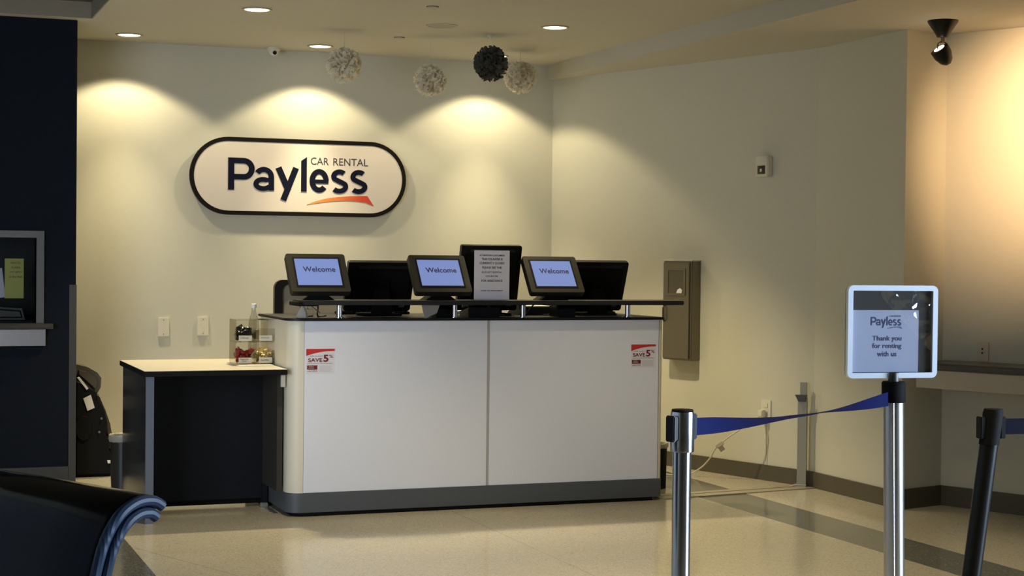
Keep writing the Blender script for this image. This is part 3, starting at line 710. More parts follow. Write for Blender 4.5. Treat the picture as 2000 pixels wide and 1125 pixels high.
# receipt printer
for x, lb in ((3.00, 'black receipt printer under the shelf left of the notice'), (3.62, 'black receipt printer under the right Welcome display')):
    t = thing('receipt_printer', lb, 'printer', (x - 0.02 if x < 3.1 else x + .10, 8.86 if x < 3.1 else 8.86, CTZ))
    MB().prism([(-0.07, 0), (0.07, 0), (0.07, 0.066), (-0.04, 0.066), (-0.07, 0.045)], -0.055, 0.055, 'YZ', bev=0.004).build('case', m_black, t)
    MB().box(-0.04, 0.04, -0.062, -0.055, 0.045, 0.049).build('paper_slot', m_blackm, t, smooth=False)
t = thing('signature_leaflet', 'curled grey leaflet hanging below the shelf left of the notice', 'leaflet', (2.845, 8.66, 1.10))
MB().prism([(-0.052, 0.046), (0.052, 0.046), (0.040, 0.0), (-0.026, -0.030), (-0.040, 0.005)], -0.001, 0.001, 'XZ', mtx=Matrix.Rotation(math.radians(12), 4, 'X')).build('leaflet', mat('grey_leaflet', (0.20, 0.20, 0.21), 0.5), t, smooth=False)
t = thing('tissue_pack', 'crumpled white tissue standing at the left corner of the countertop', 'tissue', (2.155, 8.78, CTZ))
b = MB(); b.lathe([(0.034, 0), (0.031, 0.012), (0.022, 0.038), (0.012, 0.056), (0.009, 0.066), (0, 0.068)], n=11)
for v in b.bm.verts: v.co.x += random.uniform(-.003, .003); v.co.y += random.uniform(-.003, .003)
b.build('tissue', m_tissue, t)
# cables below the displays
cab = [[(2.165, 8.80, 1.168), (2.17, 8.885, 1.155), (2.172, 8.885, 1.10), (2.168, 8.87, CTZ + .004), (2.25, 8.93, CTZ + .004)],
       [(2.255, 8.80, 1.168), (2.27, 8.885, 1.155), (2.268, 8.885, 1.12), (2.265, 8.87, CTZ + .004), (2.33, 8.95, CTZ + .004)],
       [(2.86, 8.80, 1.168), (2.90, 8.885, 1.15), (2.92, 8.90, 1.10), (2.915, 8.96, CTZ + .004)],
       [(3.55, 8.80, 1.168), (3.56, 8.885, 1.15), (3.52, 8.90, 1.10), (3.54, 9.0, CTZ + .004)],
       [(3.26, 8.88, 1.14), (3.30, 8.90, 1.10), (3.36, 8.92, CTZ + .006), (3.42, 9.0, CTZ + .004)],
       [(3.66, 8.80, 1.168), (3.66, 8.885, 1.15), (3.69, 8.90, 1.09), (3.66, 9.0, CTZ + .004)]]
cl = ['black cable dropping behind the left display, outer one', 'black cable dropping behind the left display, inner one', 'black cable dropping behind the middle display',
      'black cable dropping left of the right display', 'black cable looping beneath the notice', 'black cable dropping right below the right display']
for c_, lb in zip(cab, cl): tag(MB().tube(c_, 0.0045, 8, 5).build('display_cable', m_cable), lb, 'cable')
t = thing('wire_bracket', 'thin black wire bracket under the left display', 'bracket', (2.22, 8.92, CTZ))
MB().tube([(-0.03, 0, 0.001), (-0.03, 0, 0.042), (0.03, 0, 0.042), (0.03, 0, 0.006), (-0.03, 0, 0.006)], 0.0016, 6, 1).build('wire', m_cable, t)
MB().tube([(0.0, 0, 0.042), (0.0, 0, 0.075), (0.07, 0, 0.02)], 0.0022, 6, 1).build('strut', m_cable, t)

# office chair behind the counter, only its back shows
t = thing('office_chair', 'black-framed mesh-back office chair behind the left end of the counter', 'office chair', (2.48, 9.78, 0), math.radians(0))
fr = MB(); out = rrect(-0.255, 0.235, 0.99, 1.262, 0.05); inn = rrect(-0.208, 0.205, 1.03, 1.235, 0.04)
fr.ring(out, inn, -0.02, 0.02, 'XZ'); fr.build('back_frame', m_black, t)
MB().box(-0.209, 0.206, -0.003, 0.003, 1.028, 1.237).build('mesh_back', m_mesh, t, smooth=False)
MB().box(-0.03, 0.03, 0.02, 0.05, 0.55, 1.05, 0.01).build('back_spine', m_black, t)
MB().prism(rrect(-0.24, 0.24, 0.0, 0.46, 0.07), 0.46, 0.53, 'XY', bev=0.02).build('seat', m_seatgrey, t)
MB().cyl((0, 0.23, 0.10), (0, 0.23, 0.46), 0.025).build('gas_column', m_chrome, t)
for k in range(5):
    a = 2 * PI * k / 5 + .3; ex, ey = 0.28 * math.cos(a), 0.23 + 0.28 * math.sin(a)
    MB().cyl((0, 0.23, 0.11), (ex, ey, 0.07), 0.02, 10, 0.013).build('base_spoke', m_black, t)
    MB().cyl((ex - .018, ey, 0.028), (ex + .018, ey, 0.028), 0.028, 14).build('caster', m_black, t)

# ================================================================ SIDE TABLE
tb = thing('side_table', 'dark laminate side table with a cream top against the counter', 'table', (1.69, 9.15, 0))
TX0, TX1, TY0, TY1, TZ = 1.305, 2.052, 8.69, 9.62, 0.80
def Tb(mb, name, m, **k): return mb.build(name, m, tb, world=True, **k)
Tb(MB().box(TX0 - .01, TX1, TY0 - .01, TY1, TZ - .030, TZ - .002, 0.001, 1), 'top_edge', m_blackm)
Tb(MB().box(TX0 - .01, TX1, TY0 - .01, TY1, TZ - .002, TZ), 'tabletop', m_tabletop)
Tb(MB().box(TX0 + .006, TX0 + .036, TY0 + .012, TY1 - .02, 0.01, TZ - .031), 'end_panel', m_blackgl)
Tb(MB().box(TX0, TX0 + .042, TY0, TY0 + .012, 0.0, TZ - .031), 'leg_edge', m_greyedge)
Tb(MB().box(TX1 - .03, TX1, TY0 + .10, TY1 - .02, 0.13, TZ - .031), 'end_panel', mat('table_shade_grey_brown', (0.042, 0.039, 0.033), 0.6, spec=0.2))  # extended dark panel: shade on the counter side put into its colour
Tb(MB().box(TX1 - .03, TX1, TY0 + .45, TY1 - .02, 0.0, 0.1295), 'rear_leg', m_dkgrey)
Tb(MB().box(TX0 + .037, TX1 - .031, TY0 + .46, TY0 + .485, 0.045, TZ - .031), 'modesty_panel', m_dkgrey)
Tb(MB().box(TX0 + .037, TX1 - .031, TY0 + .50, TY0 + .52, 0.012, 0.042), 'lower_rail', m_blackm)
Tb(MB().box(TX1 - .045, TX1 - .005, TY0 + .41, TY0 + .44, 0.0, 0.022, 0.003), 'foot_glide', m_greymetal)
t = thing('wall_clip', 'small white plastic clip on the counter side under the table edge', 'clip', (2.040, 8.745, 0.735))
MB().box(-0.010, 0.014, -0.012, 0.006, -0.035, 0.030, 0.003).build('clip_body', m_offwhite, t)

# tray, acrylic candy bins, bottle
tag(MB().prism(rrect(1.845, 2.035, 8.93, 9.30, 0.01), TZ + .0003, TZ + .006, 'XY', bev=.001, seg=1).build('placemat', mat('cream_mat', (0.78, 0.72, 0.58), 0.5)), 'cream mat under the clear candy bins on the side table', 'mat')
BX, BY, BZ = 1.843, 9.03, TZ + 0.0065
BW, BD, BH = 0.228, 0.18, 0.245
cb = thing('candy_bin_rack', 'clear acrylic rack of four labelled candy bins on the side table', 'candy dispenser', (BX, BY, BZ))
ac = MB(); t_ = 0.002
ac.box(0, t_, 0, BD, 0, BH); ac.box(BW - t_, BW, 0, BD, 0, BH); ac.box(BW / 2 - t_, BW / 2 + t_, 0, BD, 0, BH); ac.box(0, BW, BD - t_, BD, 0, BH)
ac.box(0, BW, 0, BD, 0, t_); ac.box(0, BW, 0, BD, BH / 2 - t_, BH / 2); ac.box(0, BW, 0, BD, BH - t_, BH)
ac.build('acrylic_shell', m_acrylic, cb, smooth=False)
labs = [(0, 1, 'Lollipops', m_ink), (1, 1, 'Hard Candy', m_inkg), (0, 0, 'Peppermint\nCandy', m_ink), (1, 0, 'Gold Mints', m_ink)]
for i, j, s_, mk in labs:
    x0 = BW / 2 * i + .004; z0 = BH / 2 * j + .002
    MB().box(x0, x0 + BW / 2 - .010, -0.002, 0.0, z0, z0 + BH / 4 + .012).build('bin_front', m_acrylic, cb, smooth=False)
    lb_ = MB().box(x0 + .012, x0 + .085, -0.0035, -0.0022, z0 + .004, z0 + .034).build('bin_label', m_label, cb, smooth=False)
    text('label_lettering', s_, mk, lb_, x0 + .044, z0 + .020, -0.0036, 0.046, 0.010 if '\n' not in s_ else 0.020)
def candies(i, j, n, m, fill, label, nm):
    random.seed(10 + i + 2 * j)
    b = MB(); x0 = BX + BW / 2 * i + .016; z0 = BZ + BH / 2 * j + .014
    for k in range(n):
        cx = x0 + random.uniform(0, BW / 2 - .036); cy = BY + random.uniform(.016, BD - .05); cz = z0 + random.uniform(0, fill) * (1 - 0.3 * abs(random.uniform(-1, 1)))
        R = Matrix.Translation((cx, cy, cz)) @ Matrix.Rotation(random.uniform(0, 6), 4, (random.random(), random.random(), 1))
        b.lathe([(0, -0.012), (0.007, -0.011), (0.011, -0.004), (0.011, 0.004), (0.007, 0.011), (0, 0.012)], n=8, mtx=R)
        b.lathe([(0.002, 0.010), (0.009, 0.018)], n=6, mtx=R)
    o = b.build(nm, m, None, smooth=True); tag(o, label, 'candy'); o['kind'] = 'stuff'
candies(0, 1, 60, m_candyk, .065, 'black-wrapped candies in the upper left acrylic bin', 'wrapped_candies')
candies(0, 0, 60, m_candyr, .065, 'red and dark wrapped candies in the lower left acrylic bin', 'wrapped_candies')
candies(1, 0, 60, m_candyg, .055, 'gold-wrapped mints in the lower right acrylic bin', 'wrapped_candies')
bt = thing('water_bottle', 'clear plastic water bottle standing behind the candy bins', 'bottle', (2.000, 9.30, TZ))
MB().lathe([(0, 0.002), (0.028, 0.002), (0.031, 0.01), (0.031, 0.10), (0.029, 0.11), (0.031, 0.12), (0.031, 0.20), (0.026, 0.245), (0.013, 0.285), (0.012, 0.315)], n=24).build('bottle_body', thin_glass('clear_bottle_plastic', (0.86, 0.86, 0.84), 0.08, 0.10), bt)
MB().lathe([(0.0145, 0.308), (0.0145, 0.330), (0.012, 0.333), (0, 0.333)], n=20).build('cap', mat('white_cap', (0.8, 0.79, 0.76), 0.4), bt)
MB().lathe([(0.0316, 0.13), (0.0316, 0.185)], n=24).build('label_band', m_offwhite, bt)

# ================================================================ WALL ITEMS
for x, z, lb in ((1.815, 0.913, 'white blank wall plate left of its twin, above the side table'), (2.083, 0.917, 'white blank wall plate right of its twin, above the side table')):
    t = thing('wall_plate', lb, 'wall plate', (x, 11.331, z), 0, 'wall plates above the side table')
    MB().prism(rrect(-0.038, 0.038, -0.062, 0.062, 0.004), -0.014, 0, 'XZ', bev=.002).build('plate', m_offwhite, t)
    s_ = MB(); s_.cyl((0, -0.0155, 0.048), (0, -0.013, 0.048), 0.003, 8); s_.cyl((0, -0.0155, -0.048), (0, -0.013, -0.048), 0.003, 8); s_.build('screws', m_dsteel, t)
# bronze cabinet on the right wall
t = thing('wall_cabinet', 'bronze metal wall cabinet with a small window and grey handle', 'cabinet', onA(1.415, 1.067), RZA)
cw, ch, cp = 0.136, 0.333, 0.08
MB().box(-cw, cw, -cp, 0, -ch, ch, 0.004).build('cabinet_box', m_bronze, t)
dr = MB().box(-cw + .006, cw - .018, -cp - .010, -cp, -ch + .010, ch - .010, 0.003).build('door', m_bronze, t)
MB().ring([(-0.094, 0.100), (0.084, 0.100), (0.084, 0.285), (-0.094, 0.285)], [(-0.078, 0.116), (0.068, 0.116), (0.068, 0.270), (-0.078, 0.270)], -cp - .014, -cp - .009, 'XZ').build('window_frame', m_bronze, dr, smooth=False)
MB().box(-0.079, 0.069, -cp - .011, -cp - .010, 0.115, 0.271).build('window_pane', m_bronzed, dr, smooth=False)
MB().prism([(0.0, 0.118), (0.05, 0.118), (0.054, 0.14), (0.035, 0.152), (0.01, 0.14)], -cp - .0125, -cp - .0115, 'XZ').build('paper_tag', m_paper, dr, smooth=False)
MB().tube([(-0.110, -cp - .012, 0.03), (-0.110, -cp - .026, 0.02), (-0.110, -cp - .026, -0.06), (-0.110, -cp - .012, -0.07)], 0.006, 8, 3).build('handle', m_dsteel, dr)
MB().box(-cw - .004, cw + .002, -cp - .006, 0, ch - .002, ch + .006, 0.001, 1).build('top_trim', m_steel, t)
# strobe alarm
t = thing('fire_alarm_strobe', 'white wall strobe alarm high on the right wall', 'fire alarm', onA(2.128, 2.010), RZA)
MB().box(-0.055, 0.055, -0.050, 0, -0.064, 0.066, 0.006).build('housing', m_offwhite, t)
MB().lathe([(0.026, 0), (0.024, 0.012), (0.012, 0.022), (0, 0.024)], n=20, mtx=Matrix.Translation((0.0, -0.050, -0.020)) @ Matrix.Rotation(PI / 2, 4, 'X')).build('strobe_lens', m_glass, t)
MB().box(-0.032, 0.034, -0.052, -0.049, -0.048, 0.006, 0.001, 1).build('reflector', mat('strobe_reflector', (0.10, 0.09, 0.06), 0.2, metal=0.5), t)
MB().box(-0.006, 0.010, -0.060, -0.050, -0.034, -0.014, 0.003).build('strobe_tube', mat('strobe_tube', (0.9, 0.88, 0.8), 0.2), t)
# outlet with a plug and white cord
t = thing('wall_outlet', 'white wall outlet with an adapter plugged in, low on the right wall', 'outlet', onA(2.155, 0.455), RZA)
MB().prism(rrect(-0.040, 0.040, -0.062, 0.062, 0.004), -0.006, 0, 'XZ', bev=.002).build('plate', m_offwhite, t)
MB().box(-0.018, 0.018, -0.0085, -0.005, 0.012, 0.042, 0.003).build('socket', m_offwhite, t)
MB().box(-0.018, 0.018, -0.0085, -0.005, -0.044, -0.012, 0.003).build('socket', m_offwhite, t)
t = thing('plug_adapter', 'small cream plug adapter in the low outlet on the right wall', 'adapter', onA(2.145, 0.435, 0.009), RZA)
MB().box(-0.024, 0.020, -0.040, 0, -0.026, 0.018, 0.006).build('adapter_body', m_offwhite, t)
pa = Vector(onA(2.135, 0.408, 0.05)); pb = Vector(onA(1.94, 0.225, 0.20)); pc = Vector((5.0, 9.55, 0.06)); pd = Vector((4.93, 9.62, 0.006))
co_ = thing('power_cord', 'white power cord sagging from the outlet to the floor', 'cord', tuple(pd))
MB().tube([pa, pa + Vector((-.04, -.005, -.02)), pb, (pb + pc) / 2 + Vector((0, 0, -.012)), pc, pd, (4.80, 9.70, .005)], 0.0045, 8, 6).build('cord', m_wcable, co_, world=True)
dd = (pb - pa).normalized(); Rm = Matrix.Translation(pb + Vector((0, 0, -0.004))) @ dd.to_track_quat('X', 'Z').to_matrix().to_4x4()
MB().box(-0.028, 0.028, -0.012, 0.012, -0.014, 0.014, 0.004, mtx=Rm).build('inline_switch', m_offwhite, co_, world=True)
MB().box(-0.012, 0.022, -0.001, 0.001, -0.044, -0.012, mtx=Rm).build('cord_tag', m_label, co_, world=True)
pw = [Vector(onA(2.165, 0.44, 0.014)), Vector(onA(2.163, 0.38, 0.012)), Vector(onA(2.165, 0.20, 0.008)), Vector(onA(2.16, 0.125, 0.010))]
tag(MB().tube(pw, 0.0025, 6, 4).build('telephone_wire', mat('cream_wire', (0.40, 0.37, 0.28), 0.6)), 'thin cream wire running down the wall below the outlet', 'wire')
# grey gate post and its floor track
gp = thing('gate_post', 'grey metal gate post with a hook at the top, standing at the wall corner', 'post', (5.385, 8.925, 0), RZA * 0.55)
MB().box(-0.036, 0.022, -0.018, 0.018, 0.012, 0.56, 0.002, 1).build('channel', m_greymetal, gp)
MB().box(-0.024, 0.018, -0.010, 0.012, 0.56, 0.655, 0.002, 1).build('post_head', m_greymetal, gp)
MB().prism([(-0.052, 0.578), (0.026, 0.578), (0.012, 0.535), (-0.030, 0.535)], -0.032, -0.0185, 'XZ', bev=.001, seg=1).build('hook_cup', m_dsteel, gp)
MB().prism([(-0.100, 0.0), (0.024, 0.0), (0.024, 0.020), (-0.036, 0.020)], -0.030, 0.026, 'XZ', bev=.001, seg=1).build('foot', m_greymetal, gp)
fs = thing('floor_track', 'twin metal floor track running from the counter to the gate post', 'track', (4.86, 8.9, 0))
a_ = Vector((4.310, 8.700, 0)); b_ = Vector((5.428, 8.850, 0)); n_ = Vector((-(b_ - a_).y, (b_ - a_).x, 0)).normalized()
def strip(o1, o2, z, o3=0.0):
    return MB().prism([((a_ + n_ * o1).x, (a_ + n_ * o1).y), ((b_ + n_ * o1).x, (b_ + n_ * o1).y), ((b_ + n_ * o2).x, (b_ + n_ * o2).y), ((a_ + n_ * o2).x, (a_ + n_ * o2).y)], 0.0003, z, 'XY')
strip(0.0, 0.085, 0.006).build('front_strip', m_strip, fs, world=True, smooth=False)
strip(0.088, 0.098, 0.002).build('groove', m_blackm, fs, world=True, smooth=False)
strip(0.101, 0.165, 0.006).build('rear_strip', m_strip, fs, world=True, smooth=False)

# stone ledge on the alcove wall
lg = thing('wall_ledge', 'dark stone ledge with a pale apron on the alcove wall', 'ledge', onC(0, 0), RZC)
MB().prism([(0.02, -0.012), (3.0, -0.012), (3.0, -0.345), (0.02, -0.345)], 0.806, 0.846, 'XY', bev=.010, seg=3).build('stone_top', m_granite, lg)
MB().box(0.03, 2.98, -0.33, -0.305, 0.702, 0.805, 0.001, 1).build('apron', m_apron, lg)
MB().box(0.03, 0.05, -0.305, -0.002, 0.702, 0.805).build('end_bracket', m_apron, lg, smooth=False)
t = thing('wall_outlet', 'cream wall outlet above the stone ledge in the alcove', 'outlet', onC(0.262, 0.905), RZC)
MB().prism(rrect(-0.036, 0.036, -0.054, 0.054, 0.004), -0.010, 0, 'XZ', bev=.002).build('plate', mat('tan_plate', (0.55, 0.50, 0.38), 0.5), t)
s_ = MB()
for z in (0.015, -0.008): s_.box(-0.006, 0.002, -0.0125, -0.009, z - .005, z + .005)
s_.build('socket_slots', m_blackm, t, smooth=False)

# ================================================================ SERVICE WINDOW IN THE NAVY WALL
sw = thing('service_window', 'steel-framed service window in the navy wall with a stone sill', 'window', (0.0, NY, 1.24))
MB().ring([(WX0 - .042, WZ0 - .005), (WX1 + .045, WZ0 - .005), (WX1 + .045, WZ1 + .042), (WX0 - .042, WZ1 + .042)], [(WX0, WZ0 - .004), (WX1, WZ0 - .004), (WX1, WZ1), (WX0, WZ1)], NY - 0.022, NY + 0.10, 'XZ').build('frame', m_winframe, sw, world=True, smooth=False)
MB().box(WX0 + .001, WX1 - .001, NY + .06, NY + .066, WZ0, WZ1 - .001).build('pane', m_glass, sw, world=True, smooth=False)
MB().prism([(WX0 - .1, WZ0 - .038), (0.995, WZ0 - .038), (0.995, WZ0 - .006), (WX0 - .1, WZ0 - .006)], NY - 0.085, NY - 0.001, 'XZ', bev=.01).build('stone_sill', m_granite, sw, world=True)
MB().box(WX0 - .05, 0.955, NY - .030, NY - .001, 0.842, WZ0 - .040, .002, 1).build('steel_apron', m_steel, sw, world=True)
t = thing('yellow_poster', 'yellow printed poster inside the service window', 'poster', (0.782, NY + 0.14, 1.25))
MB().box(-0.056, 0.056, -0.001, 0.001, -0.122, 0.122).build('poster_sheet', m_yellow, t, smooth=False)
for k, (s_, w_) in enumerate((('RENTAL', .06), ('CARS', .05), ('see agent', .07), ('at the desk', .08))): text('poster_lettering', s_, m_ink, t, 0.01, 0.095 - .028 * k, -0.0015, w_, 0.012)
t = thing('white_form', 'white paper form beside the yellow poster in the service window', 'paper', (0.685, NY + 0.15, 1.23))
MB().box(-0.035, 0.035, -0.001, 0.001, -0.10, 0.08, mtx=Matrix.Rotation(-0.12, 4, 'Y')).build('sheet', mat('violet_white_paper', (0.5, 0.48, 0.58), 0.6), t, smooth=False)
t = thing('card_terminal', 'dark rounded device on the sill inside the service window', 'terminal', (0.70, NY + 0.35, 0.99))
MB().prism([(-0.16, 0), (0.16, 0), (0.14, 0.07), (-0.13, 0.09)], -0.09, 0.09, 'XZ', bev=.02, seg=3).build('terminal_body', m_dsteel, t)
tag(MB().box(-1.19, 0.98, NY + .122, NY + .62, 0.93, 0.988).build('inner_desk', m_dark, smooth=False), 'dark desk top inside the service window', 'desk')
cg = tag(MB().prism([(1.096, NY - .004), (1.140, NY - .004), (1.140, NY + .10), (1.1365, NY + .10), (1.1365, NY - .0005), (1.096, NY - .0005)], 0.0, 1.215, 'XY').build('corner_guard', m_dsteel, smooth=False), 'steel corner guard on the end of the navy wall', 'corner guard')

# ================================================================ BEHIND THE NAVY WALL: CHILD SEAT, BINS
cs = thing('child_car_seat', 'black child car seat with white labels standing behind the navy wall', 'car seat', (1.20, 10.78, 0))
shell = [(1.15, 0.0), (1.40, 0.0), (1.405, 0.07), (1.382, 0.105), (1.385, 0.16), (1.352, 0.21), (1.362, 0.27), (1.356, 0.34), (1.335, 0.43), (1.312, 0.50), (1.29, 0.53), (1.22, 0.60), (1.15, 0.63)]
MB().prism(shell, 10.62, 10.93, 'XZ', bev=.02, seg=3).build('shell', m_blackm, cs, world=True)
MB().prism([(1.155, 0.635), (1.27, 0.53), (1.30, 0.52), (1.322, 0.56), (1.325, 0.62), (1.30, 0.655), (1.24, 0.69), (1.155, 0.712)], 10.66, 10.92, 'XZ', bev=.03, seg=4).build('headrest', m_seatgrey, cs, world=True)
MB().prism([(1.33, 0.47), (1.352, 0.42), (1.385, 0.32), (1.400, 0.24), (1.392, 0.17), (1.37, 0.13), (1.35, 0.2), (1.345, 0.32)], 10.70, 10.90, 'XZ', bev=.015, seg=3).build('seat_cushion', m_seatgrey, cs, world=True)
MB().prism([(1.168, 0.630), (1.182, 0.634), (1.238, 0.560), (1.226, 0.552)], 10.612, 10.622, 'XZ').build('long_label', m_paper, cs, world=True, smooth=False)
MB().prism([(1.206, 0.498), (1.252, 0.520), (1.276, 0.438), (1.232, 0.420)], 10.612, 10.622, 'XZ').build('square_label', m_label, cs, world=True, smooth=False)
MB().prism([(1.355, 0.105), (1.40, 0.105), (1.394, 0.085), (1.36, 0.085)], 10.612, 10.622, 'XZ').build('small_label', m_paper, cs, world=True, smooth=False)
MB().lathe([(0.055, 0), (0.05, 0.012), (0, 0.016)], n=24, mtx=Matrix.Translation((1.21, 10.622, 0.31)) @ Matrix.Rotation(PI / 2, 4, 'X') @ Matrix.Scale(1.5, 4, (0, 1, 0))).build('side_hub', m_black, cs, world=True)
rv = MB()
for x, z in ((1.296, 0.520), (1.318, 0.37), (1.305, 0.285)): rv.cyl((x, 10.605, z), (x, 10.622, z), 0.007, 8)
rv.build('rivets', m_steel, cs, world=True)

def waste_bin(x, y, r, h, m, label, flare=1.12, name='waste_bin', liner=True, drape=0.03):
    t = thing(name, label, 'waste bin', (x, y, 0))
    MB().lathe([(0, 0.004), (r, 0.0), (r * flare, h), (r * flare - .004, h), (r * .96, 0.01), (0, 0.01)], n=32).build('bin_body', m, t)
    if liner:
        random.seed(5); b = MB(); n = 40
        b.lathe([(r * flare * .90, h - .05), (r * flare * .93, h + .006), (r * flare + .006, h + .010), (r * flare + .008, h - .012), (r * flare + .004, h - drape)], n=n)
        for v in b.bm.verts:
            f_k = 1 + random.uniform(-.012, .012); v.co.x *= f_k; v.co.y *= f_k; v.co.z += random.uniform(-.003, .003)
        for f in [f for f in b.bm.faces if len(f.verts) > 4]: b.bm.faces.remove(f)
        b.build('bin_liner', m_liner, t)
    return t
waste_bin(1.345, 9.80, 0.070, 0.345, m_bin, 'smoky grey waste bin with a white liner left of the side table')
waste_bin(4.445, 9.20, 0.115, 0.27, m_blackm, 'black waste bin with a loose clear liner beside the right end of the counter', 1.05, drape=0.02)

# ================================================================ STANCHIONS
def base_disc(t, m, r=0.17): MB().lathe([(r, 0), (r, 0.008), (r * .8, 0.016), (0.06, 0.026), (0.03, 0.03), (0, 0.03)], n=48).build('base', m, t)
st = thing('chrome_stanchion', 'chrome belt stanchion standing right of the counter', 'stanchion', (2.049, 4.026, 0))
base_disc(st, m_chrome)
MB().lathe([(0.0255, 0.028), (0.0255, 0.888)], n=48).build('post', m_chrome, st)
MB().lathe([(0.0322, 0.888), (0.0328, 0.892), (0.0328, 0.990), (0.0315, 0.997), (0.027, 0.9985)], n=48).build('head', m_chrome, st)
MB().lathe([(0.030, 0.9985), (0.029, 1.003), (0, 1.0035)], n=48).build('cap', m_blackm, st)
# clips: one towards the next stanchion, one towards the counter side
P1 = Vector((2.049, 4.026)); P2 = Vector((3.218, 4.756)); dv = (P2 - P1).normalized(); ang = math.atan2(dv.y, dv.x)
def clip(parent, a, r0, m, nm, z0=0.917, z1=0.988, d=0.032, w=0.016):
    R = Matrix.Rotation(a, 4, 'Z')
    b = MB(); b.box(r0, r0 + 0.010, -w * .8, w * .8, z0 + .004, z1 - .002, .002, mtx=R); b.box(r0 + 0.010, r0 + d, -w, w, z0, z1, .003, mtx=R)
    return b.build(nm, m, parent)
clip(st, ang + math.radians(5), 0.030, m_beltclip, 'belt_cassette')
clip(st, ang + math.radians(170), 0.030, m_black, 'belt_clip', d=0.022)
# sign stanchion: leaning slightly
ss = thing('sign_stanchion', 'silver stanchion carrying a framed sign, nearer the right side', 'stanchion', (3.228, 4.739, 0)); lean = Vector((-0.010, 0.017, 1.0))
base_disc(ss, m_alu, 0.18)
def leanM(v): return Matrix(((1, 0, v.x, 0), (0, 1, v.y, 0), (0, 0, 1, 0), (0, 0, 0, 1)))
LM = leanM(lean)
pp = MB(); rs = 0.0345
prof = []
for k in range(64):
    a = 2 * PI * k / 64; r2 = rs * (0.90 if any(abs(((a - g + PI) % (2 * PI)) - PI) < 0.16 for g in (math.radians(-112 + 90 * q) for q in range(4))) else 1.0)
    prof.append((r2 * math.cos(a), r2 * math.sin(a)))
pp.prism(prof, 0.028, 0.975, 'XY', mtx=LM); pp.build('post', m_post, ss, ang=50)
MB().lathe([(0.038, 0.935), (0.040, 0.940), (0.040, 1.000), (0.036, 1.006), (0, 1.006)], n=40, mtx=LM).build('head', m_blackm, ss)
MB().lathe([(0.018, 1.0), (0.018, 1.035)], n=20, mtx=LM).build('sign_neck', m_dsteel, ss)
# framed sign on top; a thing of its own, resting on the stanchion
SGA = math.radians(-7)
fc = Vector((3.213, 4.765, 0))
fs_ = thing('framed_sign', 'aluminium framed sign reading Thank you for renting with us', 'sign', (fc.x, fc.y, 1.010), SGA)
hw, hh = 0.166, 0.157
zc_ = 0.007 + hh
MB().ring(rrect(-hw, hw, zc_ - hh, zc_ + hh, 0.020), rrect(-hw + .018, hw - .018, zc_ - hh + .018, zc_ + hh - .018, 0.003), -0.012, 0.006, 'XZ').build('frame', m_alu, fs_, ang=50)
MB().prism(rrect(-hw + .002, hw - .002, zc_ - hh + .002, zc_ + hh - .002, 0.018), 0.006, 0.014, 'XZ').build('frame_rear', m_blackm, fs_)
MB().box(-hw + .016, hw - .016, 0.001, 0.0035, zc_ - hh + .016, zc_ + hh - .016).build('backing_panel', mat('grey_backing', (0.13, 0.12, 0.10), 0.25), fs_, smooth=False)
px0, px1, pz0, pz1 = -0.146, 0.100, zc_ - hh + .020, zc_ + 0.073
ppr = MB().box(px0, px1, -0.001, 0.0005, pz0, pz1).build('paper_insert', m_paperb, fs_, smooth=False)
cxp = (px0 + px1) / 2 + 0.002; zt = lambda k: pz0 + (pz1 - pz0) * k
m_insink = mat('faded_navy_ink', (0.10, 0.12, 0.22), 0.6)
lw_ = 0.114
for b_ in logo(None, lambda u, v: (cxp - lw_ / 2 + u * lw_, zt(0.755) + v * 0.125), m_insink, -0.0012, 0.0004, 'insert_letter'): b_.parent = ppr
swz = MB()
swoosh(None, cxp + 0.004, zt(0.70), 0.0001, -0.0012, 'insert_swoosh', mat('grey_swoosh', (0.30, 0.33, 0.45), 0.6)).parent = ppr
text('insert_lettering', 'CAR RENTAL', mat('pale_ink', (0.40, 0.44, 0.60), 0.6), ppr, cxp + 0.034, zt(0.905), -0.0012, 0.044, 0.006)
for s_, k, wd in (('Thank you', 0.535, 0.108), ('for renting', 0.415, 0.108), ('with us', 0.295, 0.072)):
    text('insert_lettering', s_, m_insink, ppr, cxp + 0.004, zt(k), -0.0012, wd, 0.022 if k > .3 else 0.0175, 0.012)
MB().box(-hw + .017, hw - .017, -0.0065, -0.0055, zc_ - hh + .017, zc_ + hh - .017).build('clear_cover', m_vinyl, fs_, smooth=False)
# blue belt between the two, twisting once on its way
def belt(p, q, z0, z1, wid, a0, a1, sag, m, label, n=48, nm='stanchion_belt'):
    p, q = Vector((*p, z0)), Vector((*q, z1)); d = (q - p).normalized(); side = Vector((-d.y, d.x, 0)).normalized()
    b = MB(); rows = []
    for i in range(n + 1):
        t_ = i / n; c = p.lerp(q, t_) - Vector((0, 0, sag * 4 * t_ * (1 - t_)))
        a = a0 + (a1 - a0) * (0.5 - 0.5 * (1 - t_ / .46) ** 1.6 if t_ < .46 else 0.5 + 0.5 * ((t_ - .46) / .54) ** 1.6); e = Vector((0, 0, 1)) * math.cos(a) + side * math.sin(a)
        nn = Vector((0, 0, 1)) * -math.sin(a) + side * math.cos(a)
        rows.append([b.bm.verts.new(c + e * wid / 2 * s1 + nn * 0.0005 * s2) for s1, s2 in ((1, 1), (1, -1), (-1, -1), (-1, 1))])
    for A, B in zip(rows, rows[1:]):
        for k in range(4): b.bm.faces.new((A[k], A[(k + 1) % 4], B[(k + 1) % 4], B[k]))
    b.bm.faces.new(rows[0]); b.bm.faces.new(rows[-1][::-1])
    o = b.build(nm, m); return tag(o, label, 'belt')
e1 = P1 + Vector((math.cos(ang + .09), math.sin(ang + .09))) * 0.063; e2 = P2 - dv * 0.038
